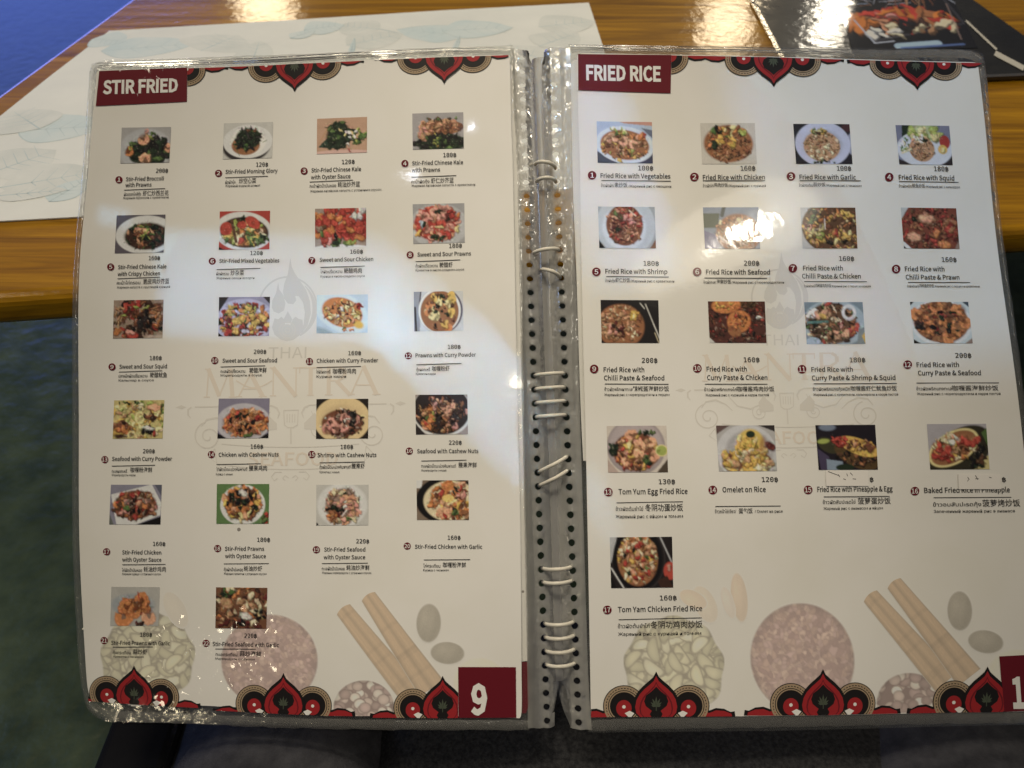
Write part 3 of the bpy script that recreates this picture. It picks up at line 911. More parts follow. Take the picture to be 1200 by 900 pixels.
# ------------------------------------------------------------------ the dishes
# page, number, photo (x0, y0, x1, y1), price (text, x0, x1, y), badge (x, y), name lines (text, x0, x1, baseline),
# rule (x0, y0, x1, y1), small lines (text, x0, x1, baseline, capital height)
D = [
 ('L', 1, (142, 149, 199, 191), ("200฿", 183, 197, 202.5), (140, 211), [("Stir-Fried Broccoli", 148, 192, 212.5), ("with Prawns", 147.5, 178, 219.5)], (146, 223.2, 194, 221.2),
  [("ผัดบรอกโคลีกุ้ง", 146, 166, 230, 3.6), ("虾仁炒西兰花", 168, 198, 229.5, 4.6), ("Жареная брокколи с креветками", 145, 198, 233.8, 2.5)]),
 ('L', 2, (261, 143, 319, 185.5), ("120฿", 300, 314, 195), (256, 203), [("Stir-Fried Morning Glory", 264, 325, 203.5)], (264, 208.2, 314, 206.4),
  [("ผัดผักบุ้ง", 264, 276, 215.3, 3.6), ("炒空心菜", 280, 300, 214.5, 4.6), ("Жареный водяной шпинат", 264, 305, 219.2, 2.5)]),
 ('L', 3, (371.5, 138.5, 430.5, 180), ("120฿", 401, 416, 192.5), (356.5, 200.5), [("Stir-Fried Chinese Kale", 365, 423.5, 202), ("with Oyster Sauce", 364.5, 411, 210)], (363, 213.3, 414, 211.3),
  [("คะน้าผัดน้ำมันหอย", 363, 394, 220, 3.6), ("蚝油炒芥蓝", 396, 422, 219, 4.6), ("Жареная китайская капуста с устричным соусом", 363.5, 447, 225.4, 2.5)]),
 ('L', 4, (484, 133.5, 543.5, 175.5), ("180฿", 520, 535, 185), (475, 192.5), [("Stir-Fried Chinese Kale", 483.5, 543, 194.5), ("with Prawns", 483, 516, 202.5)], (482.5, 208.3, 535, 206.3),
  [("คะน้าผัดกุ้ง", 482.5, 503.5, 215.5, 3.6), ("虾仁炒芥蓝", 505.5, 532, 214.8, 4.6), ("Жареная китайская капуста с креветками", 482.5, 557, 219.5, 2.5)]),
 ('L', 5, (137, 252.5, 194, 297), ("160฿", 176, 189, 305.5), (131.5, 313.5), [("Stir-Fried Chinese Kale", 140, 196.5, 316), ("with Crispy Chicken", 139.5, 189, 324)], (139.5, 327.2, 189, 325.4),
  [("คะน้าไก่กรอบ", 138.5, 166, 334, 3.6), ("脆皮鸡炒芥蓝", 169.5, 199.5, 333, 4.6), ("Жареная капуста с хрустящей курицей", 138.5, 200.5, 338.6, 2.5)]),
 ('L', 6, (257.5, 247.5, 316, 292.5), ("120฿", 293.5, 308, 299), (249.5, 306.5), [("Stir-Fried Mixed Vegetables", 257.5, 327, 308.5)], (254.5, 316.2, 305, 314.4),
  [("ผัดผักรวม", 254, 268.5, 323, 3.6), ("炒杂菜", 270.5, 286, 322.5, 4.6), ("Жареные овощи ассорти", 254, 298, 327.6, 2.5)]),
 ('L', 7, (369, 244, 429, 289.5), ("160฿", 410, 425, 297), (365, 305), [("Sweet and Sour Chicken", 374, 437, 306.5)], (375, 313, 427, 311.4),
  [("ไก่ผัดเปรี้ยวหวาน", 375, 400.5, 320, 3.6), ("糖醋鸡肉", 402.5, 423.5, 319.5, 4.6), ("Курица в кисло-сладком соусе", 375, 427, 325, 2.5)]),
 ('L', 8, (484, 239, 544.5, 285), ("180฿", 526.5, 541.5, 290.5), (480.5, 298.5), [("Sweet and Sour Prawns", 489, 552, 300.5)], (487, 306.4, 539.5, 304.6),
  [("กุ้งผัดเปรี้ยวหวาน", 487, 513, 313.5, 3.6), ("糖醋虾", 515, 530.5, 313, 4.6), ("Креветки в кисло-сладком соусе", 487, 544, 318, 2.5)]),
 ('L', 9, (134, 352, 192, 396.5), ("180฿", 176, 190, 422), (131.5, 430), [("Sweet and Sour Squid", 140, 196, 432)], (139.5, 436, 190.5, 434.4),
  [("ปลาหมึกผัดเปรี้ยวหวาน", 139, 173, 442.5, 3.6), ("糖醋鱿鱼", 176, 196, 442, 4.6), ("Кальмар в соусе", 139, 180.5, 447, 2.5)]),
 ('L', 10, (256.5, 348, 315.5, 394), ("200฿", 297.5, 312, 414.5), (252, 422.5), [("Sweet and Sour Seafood", 261, 324.5, 425)], (259, 430, 311, 428.6),
  [("ทะเลผัดเปรี้ยวหวาน", 259, 287.5, 437, 3.6), ("糖醋海鲜", 292.5, 312.5, 436.5, 4.6), ("Морепродукты в соусе", 259, 307, 441.2, 2.5)]),
 ('L', 11, (370.5, 345, 430.5, 390), ("160฿", 408, 423, 416), (362.5, 423.5), [("Chicken with Curry Powder", 371, 443, 425)], (371, 430.6, 423, 429.2),
  [("ไก่ผัดผงกะหรี่", 370.5, 387, 437.5, 3.6), ("咖喱粉鸡肉", 390, 417, 437.5, 4.6), ("Курица карри", 371, 405.5, 442.6, 2.7)]),
 ('L', 12, (485, 341.5, 543, 388), ("180฿", 525, 540, 409), (478.5, 417), [("Prawns with Curry Powder", 487, 558, 418.8)], (488, 427.5, 541, 426),
  [("กุ้งผงกะหรี่", 488, 504, 435, 3.6), ("咖喱粉虾", 506.5, 527, 434.5, 4.6), ("Креветки карри", 487.5, 510.5, 439.4, 2.4)]),
 ('L', 13, (132.5, 469, 192, 514), ("200฿", 168, 182, 531), (122.5, 538.5), [("Seafood with Curry Powder", 131, 202.5, 540)], (131, 546.2, 182.5, 545),
  [("ทะเลผงกะหรี่", 131, 149, 554, 3.6), ("咖喱粉海鲜", 153, 179, 553, 4.6), ("Морепродукты карри", 131, 159, 557.8, 2.4)]),
 ('L', 14, (256.5, 467, 316, 513.5), ("160฿", 295, 309.5, 525.5), (249, 532.5), [("Chicken with Cashew Nuts", 257.5, 327.5, 535)], (255, 544.2, 307, 543.2),
  [("ไก่ผัดเม็ดมะม่วงหิมพานต์", 255, 291, 551.5, 3.6), ("腰果鸡肉", 293, 314, 551, 4.6), ("Курица с кешью", 254.5, 274, 556.6, 2.3)]),
 ('L', 15, (371, 467.5, 431.5, 514), ("180฿", 399.5, 414, 526), (366, 532.5), [("Shrimp with Cashew Nuts", 372.5, 441, 535.5)], (375, 542.2, 427.5, 541.2),
  [("กุ้งผัดเม็ดมะม่วงหิมพานต์", 375, 411, 549, 3.6), ("腰果虾", 412, 427.5, 548.5, 4.6), ("Креветки с кешью", 375, 398, 554.2, 2.3)]),
 ('L', 16, (487, 462.5, 548, 509), ("220฿", 526, 541, 521), (479.5, 528.5), [("Seafood with Cashew Nuts", 488.5, 560.5, 531)], (493.5, 540.2, 546.5, 539.2),
  [("ทะเลผัดเม็ดมะม่วงหิมพานต์", 493.5, 534, 548, 3.6), ("腰果海鲜", 537, 558.5, 547.5, 4.6), ("Морепродукты с кешью", 493.5, 523, 552.4, 2.3)]),
 ('L', 17, (129, 568, 189.5, 614.5), ("160฿", 179.5, 194, 639.5), (125, 646.5), [("Stir-Fried Chicken", 143, 189, 649.5), ("with Oyster Sauce", 143, 189, 658)], (143, 661.8, 194, 661.3),
  [("ไก่ผัดน้ำมันหอย", 142.5, 166, 670, 3.6), ("蚝油炒鸡肉", 168, 194, 669.5, 4.6), ("Жареная курица с устричным соусом", 142.5, 188, 673.8, 2.4)]),
 ('L', 18, (255, 567, 316, 613.5), ("180฿", 302, 317, 634.5), (255.5, 642.5), [("Stir-Fried Prawns", 264, 310, 645), ("with Oyster Sauce", 264, 312, 653.6)], (262.5, 660.6, 315.5, 660.2),
  [("กุ้งผัดน้ำมันหอย", 262.5, 285, 669, 3.6), ("蚝油炒虾", 286, 307.5, 668.5, 4.6), ("Жареные креветки с устричным соусом", 262.5, 312.5, 673.3, 2.4)]),
 ('L', 19, (371, 568, 431.5, 615.5), ("220฿", 417.5, 432.5, 636.5), (371, 644), [("Stir-Fried Seafood", 380, 428, 646), ("with Oyster Sauce", 379.5, 428, 655)], (377.5, 660.2, 431, 659.8),
  [("ทะเลผัดน้ำมันหอย", 377.5, 404, 668, 3.6), ("蚝油炒海鲜", 406, 433, 667.5, 4.6), ("Жареные морепродукты с устричным соусом", 377.5, 435, 672.2, 2.4)]),
 ('L', 20, (488, 563, 549, 609.5), ("160฿", 524.5, 539.5, 632.5), (477, 640), [("Stir-Fried Chicken with Garlic", 486, 565, 643)], (496.5, 656.2, 551, 655.8),
  [("ไก่กระเทียม", 496, 516, 665, 3.6), ("咖喱粉海鲜", 519, 546, 664.5, 4.6), ("Курица с чесноком", 496, 526, 669.3, 2.4)]),
 ('L', 21, (129, 688, 185.5, 734), ("180฿", 163, 177, 746.5), (121, 751), [("Stir-Fried Prawns with Garlic", 129, 198, 756)], (131, 758.8, 178, 758.6),
  [("กุ้งกระเทียม", 131, 152, 767, 3.6), ("蒜炒虾", 154.5, 171.5, 766.8, 4.6), ("Креветки с чесноком", 132, 167, 771, 2.3)]),
 ('L', 22, (252.5, 688.5, 313, 736.5), ("220฿", 286.5, 301, 747), (241, 754), [("Stir-Fried Seafood with Garlic", 248.5, 327.5, 757)], (252, 760.6, 300, 760.4),
  [("ทะเลกระเทียม", 252.5, 278, 768.6, 3.6), ("蒜炒海鲜", 281, 306.5, 768.2, 4.6), ("Морепродукты с чесноком", 252, 299, 773, 2.3)]),

 ('R', 1, (700, 142, 765, 190.5), ("100฿", 748.5, 766, 199), (694, 205), [("Fried Rice with Vegetables", 704, 786, 208)], (705, 211, 786.5, 211.8),
  [("ข้าวผัดผัก/", 704.5, 720, 218.8, 3.6), ("素炒饭", 720.5, 735.5, 218.6, 4.2), ("/Жареный рис с овощами", 737, 787, 219, 2.8)]),
 ('R', 2, (822, 144, 885.5, 192), ("160฿", 868, 885, 200), (814, 207), [("Fried Rice with Chicken", 824, 896, 210.2)], (824, 211.5, 896, 212.2),
  [("ข้าวผัดไก่/", 824, 837, 219, 3.2), ("鸡肉炒饭", 837, 853, 218.6, 3.6), ("/Жареный рис с курицей", 853.5, 897, 219, 2.6)]),
 ('R', 3, (930.5, 146, 996, 193), ("100฿", 979.5, 996, 201), (926, 207.5), [("Fried Rice with Garlic", 936, 1001.5, 211)], (936, 212.5, 1007, 212.9),
  [("ข้าวผัดกระเทียม/", 935.5, 952, 219.6, 3.2), ("蒜炒饭", 952, 966, 219.2, 3.6), ("/Жареный рис с чесноком", 966.5, 1008, 219.6, 2.6)]),
 ('R', 4, (1050.5, 147.5, 1114, 193.5), ("180฿", 1094, 1111, 201), (1040.5, 208.5), [("Fried Rice with Squid", 1052, 1118, 211.2)], (1052, 213.5, 1123, 213.8),
  [("ข้าวผัดหมึก/", 1052, 1068, 220.5, 3.2), ("鱿鱼炒饭", 1068, 1083, 220.2, 3.6), ("/Жареный рис с кальмаром", 1083.5, 1124.5, 220.4, 2.6)]),
 ('R', 5, (701.5, 242, 768, 291), ("180฿", 754, 772, 311.5), (698.5, 319), [("Fried Rice with Shrimp", 709, 782, 321)], (710, 324.4, 783.5, 324.8),
  [("ข้าวผัดกุ้ง/", 709, 721, 331, 3.4), ("虾仁炒饭", 721, 738, 330.8, 4.0), ("/Жареный рис с креветками", 738.5, 790, 331, 2.8)]),
 ('R', 6, (825, 243, 889.5, 291.5), ("200฿", 872, 890, 311), (817, 318.5), [("Fried Rice with Seafood", 827.5, 902.5, 321.3)], (825.5, 325.6, 899, 326),
  [("ข้าวผัดทะเล/", 824.5, 839, 332.2, 3.2), ("海鲜炒饭", 840, 857, 332, 3.8), ("/Жареный рис с морепродуктами", 857.5, 919, 332, 2.6)]),
 ('R', 7, (938.5, 244, 1002.5, 291.5), ("160฿", 983, 1000.5, 306), (929, 314.5), [("Fried Rice with", 941, 987.5, 317), ("Chilli Paste & Chicken", 940, 1008.5, 326.3)], (942.5, 329.8, 1015.5, 330.2),
  [("ข้าวผัดพริกเผาไก่", 942.5, 956, 336.6, 2.8), ("辣椒酱鸡肉炒饭", 956, 974, 336.4, 3.2), ("Жареный рис с перцем и курицей", 974.5, 1020, 336.6, 2.4)]),
 ('R', 8, (1056.5, 244, 1122.5, 291.5), ("160฿", 1103.5, 1121, 307), (1049.5, 315.5), [("Fried Rice with", 1060, 1106.5, 318), ("Chilli Paste & Prawn", 1061, 1124, 327.6)], (1063.5, 331, 1136.5, 331.2),
  [("ข้าวผัดพริกเผากุ้ง", 1062.5, 1077, 337, 2.8), ("辣椒酱虾炒饭", 1077, 1094, 336.8, 3.2), ("Жареный рис с перцем и креветками", 1094.5, 1147.5, 336.8, 2.4)]),
 ('R', 9, (704, 352, 772, 402), ("200฿", 752, 770.5, 425), (696, 432.5), [("Fried Rice with", 707, 755, 436), ("Chilli Paste & Seafood", 707.5, 778.5, 445.6)], (708.5, 450, 783.5, 450.2),
  [("ข้าวผัดพริกเผาทะเล", 708, 741, 458, 3.6), ("辣椒酱海鲜炒饭", 741.5, 784, 458, 4.6), ("Жареный рис с морепродуктами и перцем", 708, 784.5, 464, 2.7)]),
 ('R', 10, (831, 353, 898, 401.5), ("160฿", 872.5, 891, 424), (817.5, 431.5), [("Fried Rice with", 828.5, 876, 435), ("Curry Paste & Chicken", 829, 900, 445)], (826.5, 450, 900, 450),
  [("ข้าวผัดพริกแกงไก่", 825.5, 864, 458.2, 3.6), ("咖喱酱鸡肉炒饭", 864.5, 908, 458.2, 4.6), ("Жареный рис с курицей и карри пастой", 827, 901.5, 464.2, 2.7)]),
 ('R', 11, (944.5, 354, 1012.5, 403), ("180฿", 996, 1014, 424.5), (940.5, 432.5), [("Fried Rice with", 951.5, 999.5, 435.6), ("Curry Paste & Shrimp & Squid", 952, 1048.5, 445.5)], (954, 449.6, 1050, 449.4),
  [("ข้าวผัดพริกแกงกุ้งหมึก", 953, 996, 458, 3.6), ("咖喱酱虾仁鱿鱼炒饭", 997, 1050, 457.6, 4.4), ("Жареный рис с креветками, кальмарами и карри пастой", 953.5, 1051.5, 463.8, 2.7)]),
 ('R', 12, (1068, 354, 1136, 402.5), ("200฿", 1118, 1136.5, 419.5), (1062.5, 427.5), [("Fried Rice with", 1073, 1122, 430.4), ("Curry Paste & Seafood", 1074.5, 1147.5, 440)], (1072.5, 449, 1168.5, 448.8),
  [("ข้าวผัดพริกแกงทะเล", 1072.5, 1113.5, 457.5, 3.6), ("咖喱酱海鲜炒饭", 1114, 1168, 457.4, 4.6), ("Жареный рис с морепродуктами и карри пастой", 1073.5, 1170.5, 463, 2.7)]),
 ('R', 13, (711.5, 499, 781.5, 553.5), ("130฿", 771.5, 790.5, 567), (712.5, 576.5), [("Tom Yum Egg Fried Rice", 724.5, 805, 579)], (722, 589, 799.5, 587.6),
  [("ข้าวผัดต้มยำไข่", 721, 753, 598.4, 4.2), ("冬阴功蛋炒饭", 755.5, 799.5, 598, 6.2), ("Жареный рис с яйцом и том-ям", 721, 799.5, 607, 3.6)]),
 ('R', 14, (840.5, 498.5, 909, 552), ("120฿", 892.5, 911.5, 564.5), (834.5, 574), [("Omelet on Rice", 846, 897, 576.6)], (837.5, 593.2, 914.5, 592.8),
  [("ข้าวหน้าไข่เจียว/", 837, 862, 601, 3.8), ("蛋包饭", 865, 881.5, 601, 4.6), ("/ Омлет на рисе", 884, 917, 600.8, 3.2)]),
 ('R', 15, (957.5, 498, 1027, 550.5), ("฿", 1019.8, 1024, 564.5), (947, 574), [("Fried Rice with Pineapple & Egg", 958, 1046.5, 576.4)], (965.5, 582.2, 1043, 581.6),
  [("ข้าวผัดสับปะรดไข่", 964.5, 1003, 590.5, 4.0), ("菠萝蛋炒饭", 1006, 1044.5, 590.2, 5.6), ("Жареный рис с ананасом и яйцом", 965.5, 1035.5, 597.5, 3.0)]),
 ('R', 16, (1087.5, 496.8, 1156.5, 550), ("฿", 1174, 1178.4, 564.5), (1072.5, 575.5), [("Baked Fried", 1083.5, 1124.5, 577.6), ("Rice in Pineapple", 1127, 1183, 577.2)], (1094.5, 583.2, 1184.5, 582.6),
  [("ข้าวอบสับปะรดกุ้ง", 1094, 1150, 593.5, 4.2), ("菠萝烤炒饭", 1151.5, 1195, 593, 6.2), ("Запеченный жареный рис в ананасе", 1095, 1189, 601, 3.2)]),
 ('R', 17, (715, 629, 787.5, 688.5), ("160฿", 773, 792.5, 703), (711.5, 714.5), [("Tom Yam Chicken Fried Rice", 724, 822.5, 717)], (725, 726, 822, 723.6),
  [("ข้าวผัดต้มยำไก่", 724, 761, 736, 4.4), ("冬阴功鸡肉炒饭", 762.5, 823, 735.6, 6.4), ("Жареный рис с курицей и том-ям", 724.5, 821.5, 745, 3.6)]),
]
WORDS = {('L', 1): "broccoli with prawns", ('L', 2): "morning glory on a white plate", ('L', 3): "dark green kale with garlic", ('L', 4): "prawns laid over dark kale",
 ('L', 5): "kale with crispy chicken in an oval dish", ('L', 6): "mixed vegetables in an oval dish", ('L', 7): "sweet and sour chicken", ('L', 8): "pink sweet and sour prawns",
 ('L', 9): "sweet and sour squid", ('L', 10): "sweet and sour seafood in a bowl", ('L', 11): "yellow chicken curry on a pale plate", ('L', 12): "prawn curry in a round pot",
 ('L', 13): "yellow seafood curry with squid rings", ('L', 14): "chicken with cashew nuts on an oval plate", ('L', 15): "shrimps with cashew nuts on a yellow plate", ('L', 16): "seafood with cashew nuts in a dark pan",
 ('L', 17): "chicken on a square white plate", ('L', 18): "prawns in a white bowl on green", ('L', 19): "seafood on a white dish", ('L', 20): "garlic chicken in a black pan", ('L', 21): "orange fried prawns", ('L', 22): "brown fried seafood",
 ('R', 1): "fried rice with vegetables on a blue-white plate", ('R', 2): "heap of chicken fried rice without a plate", ('R', 3): "garlic rice in a white bowl", ('R', 4): "rice dome with squid and lettuce", ('R', 5): "shrimp fried rice in a grey bowl",
 ('R', 6): "seafood fried rice under the lamp glare", ('R', 7): "yellow fried rice with chicken", ('R', 8): "red-brown fried rice with prawns", ('R', 9): "fried rice on black with chopsticks", ('R', 10): "brown rice with chicken patties",
 ('R', 11): "fried rice with shrimp and squid on a blue plate", ('R', 12): "orange rice with prawns", ('R', 13): "rice in a bowl with lime half", ('R', 14): "yellow omelet on rice", ('R', 15): "rice in a pineapple on black", ('R', 16): "baked rice in a pineapple", ('R', 17): "fried rice in a black pan with tomato"}
BIG = [("STIR FRIED", 0.06), ("FRIED RICE", 0.06), ("9", 0.061), ("10", 0.061), ("THAI", 0.0), ("SEAFOOD", 0.021)]
reqs = [(b, o_, 'sans') for b, o_ in BIG]
for pg, nn, ph, pr, bd, nm, ru, sm in D:
    reqs.append((pr[0], 0.012, 'mono')); reqs.append((str(nn), 0.02, 'sans'))
    reqs += [(t[0], 0.018, 'sans') for t in nm] + [(t[0], 0.006, 'any') for t in sm]
fetch(reqs)


# ------------------------------------------------------------------ painter of the little food photographs
PAL = dict(k=(26, 22, 22), g=(34, 48, 30), G=(78, 102, 48), l=(150, 160, 62), o=(196, 112, 48), O=(214, 146, 104), r=(160, 44, 36), R=(180, 58, 42),
           b=(112, 66, 42), B=(66, 40, 30), y=(206, 160, 52), Y=(218, 196, 122), w=(206, 201, 194), W=(172, 169, 168), c=(214, 192, 148), p=(204, 134, 116),
           t=(180, 130, 88), v=(112, 104, 124), u=(158, 172, 186), m=(96, 36, 32), n=(148, 92, 54), e=(92, 62, 38), d=(52, 44, 44), s=(222, 214, 200), q=(140, 112, 96), z=(176, 196, 206))
PW, PH = 132, 99


class Paint:
    def __init__(s, seed, bg='w'):
        s.r = random.Random(seed); s.np = np.random.RandomState(seed)
        s.food = np.zeros((PH, PW)); s.a = np.zeros((PH, PW, 3)); s.a[:] = lin(PAL[bg])
        s.CX, s.CY = np.meshgrid((np.arange(PW) + .5) / PW, (np.arange(PH) + .5) / PH)
        s.X, s.Y = s.CX, s.CY
        s.WX = s.CX + .022 * s.noise(9) + .012 * s.noise(4)
        s.WY = s.CY + .030 * s.noise(9) + .016 * s.noise(4)

    def noise(s, step):
        """smooth noise in -1..1 with features of about step pixels"""
        gy, gx = PH // step + 3, PW // step + 3
        g = s.np.uniform(-1, 1, (gy, gx))
        yy = np.arange(PH) / step; xx = np.arange(PW) / step
        y0 = yy.astype(int); x0 = xx.astype(int)
        fy = (yy - y0)[:, None]; fx = (xx - x0)[None]
        fy = fy * fy * (3 - 2 * fy); fx = fx * fx * (3 - 2 * fx)
        a = g[y0][:, x0]; b = g[y0][:, x0 + 1]; c = g[y0 + 1][:, x0]; d = g[y0 + 1][:, x0 + 1]
        return (a * (1 - fx) + b * fx) * (1 - fy) + (c * (1 - fx) + d * fx) * fy

    def put(s, mask, col):
        m = np.clip(mask, 0, 1)[..., None]
        s.a = s.a * (1 - m) + np.asarray(col) * m

    def col(s, c, j=0.0):
        v = lin(PAL[c]) if isinstance(c, str) else lin(c)
        return np.clip(v * (1 + s.r.uniform(-j, j)), 0, 1)

    def ell(s, cx, cy, rx, ry, c, ang=0, soft=0.10, j=0.0, alpha=1.0):
        dx = (s.X - cx) * 4 / 3; dy = s.Y - cy
        ca, sa = math.cos(ang), math.sin(ang)
        q = np.sqrt(((dx * ca + dy * sa) / (rx * 4 / 3)) ** 2 + ((-dx * sa + dy * ca) / ry) ** 2)
        s.put((1 - q) / soft * alpha if alpha == 1 else np.clip((1 - q) / soft, 0, 1) * alpha, s.col(c, j) if not isinstance(c, np.ndarray) else c)

    def poly(s, pts, c):
        m = np.ones_like(s.X) * 9
        n_ = len(pts); inside = np.zeros_like(s.X, bool)
        for i in range(n_):
            (x0, y0), (x1, y1) = pts[i], pts[(i + 1) % n_]
            cond = ((y0 > s.Y) != (y1 > s.Y)) & (s.X < (x1 - x0) * (s.Y - y0) / ((y1 - y0) if y1 != y0 else 1e-9) + x0)
            inside ^= cond
        s.put(inside.astype(float), s.col(c))

    def line(s, x0, y0, x1, y1, w_, c):
        dx, dy = (x1 - x0), (y1 - y0); q = dx * dx + dy * dy
        t = np.clip(((s.X - x0) * dx + (s.Y - y0) * dy) / q, 0, 1)
        d = np.hypot((s.X - x0 - t * dx) * 4 / 3, s.Y - y0 - t * dy)
        s.put((w_ - d) / 0.012, s.col(c))

    def piece(s, x, y, r, asp, c, ang=None, j=0.22):
        a = s.r.uniform(0, 3.14) if ang is None else ang
        base = s.col(c, j)
        s.X, s.Y = s.WX, s.WY
        s.ell(x + .008, y + .02, r * 1.15, r * asp * 1.25, base * 0.25, a, 0.4)
        s.ell(x, y, r, r * asp, base, a, 0.3)
        s.ell(x - r * .22, y - r * asp * .35, r * .5, r * asp * .42, np.clip(base * 1.35 + .01, 0, 1), a, 0.9, alpha=.6)
        s.X, s.Y = s.CX, s.CY
        s.food = np.maximum(s.food, np.clip(2 - np.hypot((s.CX - x) / (r * 1.3), (s.CY - y) / (r * 1.3)) * 1.6, 0, 1))

    def heap(s, cx, cy, rx, ry, n_, r0, r1, pal, asp=0.7):
        for i in range(n_):
            while True:
                u, v = s.r.uniform(-1, 1), s.r.uniform(-1, 1)
                if u * u + v * v < 1: break
            s.piece(cx + u * rx, cy + v * ry, s.r.uniform(r0, r1), asp * s.r.uniform(.7, 1.3), s.r.choice(pal))

    def prawn(s, x, y, r, c='O', ang=0.0, th=0.42):
        dx = (s.WX - x) * 4 / 3; dy = s.WY - y
        d = np.hypot(dx, dy); t = (np.arctan2(dy, dx) - ang + 9.4248) % 6.2832 - 3.1416
        wd = r * th * (1 - 0.25 * np.abs(t) / 3.14)
        m = (wd - np.abs(d - r * .62)) / 0.02 * (np.abs(t) < 2.3)
        base = s.col(c, .12)
        s.ell(x + .01, y + .02, r * .85, r * 1.1, base * .3, 0, .4, alpha=.8)
        s.put(m, base)
        s.put(np.clip((wd * .4 - np.abs(d - r * .75)) / 0.02, 0, 1) * (np.abs(t) < 2.0) * (0.3 + .3 * np.sin(t * 9)), np.clip(base * 1.5 + .03, 0, 1))

    def ring(s, x, y, rx, ry, c, w_=0.35):
        dx = (s.X - x) / rx; dy = (s.Y - y) / ry
        q = np.hypot(dx, dy)
        s.put((w_ / 2 - np.abs(q - 1 + w_ / 2)) / .12, s.col(c, .1))

    def done(s):
        t = 1 + s.food * (0.30 * s.noise(5) + 0.26 * s.noise(3) + 0.1 * s.noise(2)) + (1 - s.food) * .05 * s.noise(12)
        a = s.a * t[..., None] * (1 + s.np.normal(0, .06, (PH, PW, 1)))
        hue = s.food * s.noise(4) * .16
        a[..., 1] *= 1 + hue; a[..., 0] *= 1 - .4 * hue
        sp = np.clip((s.noise(2) + s.noise(3)) * 1.2 - 1.15, 0, 1) * s.food      # wet glints
        a = a + sp[..., None] * np.array((.24, .20, .14))
        g = a @ np.array((.3, .55, .15))
        a = (a * .78 + (g[..., None] * np.array((1.05, .98, .85))) * .22) * .86
        a = a * (1 - .22 * np.clip(1 - a / .12, 0, 1))
        p = np.pad(a, ((1, 1), (1, 1), (0, 0)), mode='edge')
        b = (4 * p[1:-1, 1:-1] + p[:-2, 1:-1] + p[2:, 1:-1] + p[1:-1, :-2] + p[1:-1, 2:]) / 8
        return np.clip(b / ILL, 0.004, 0.84)


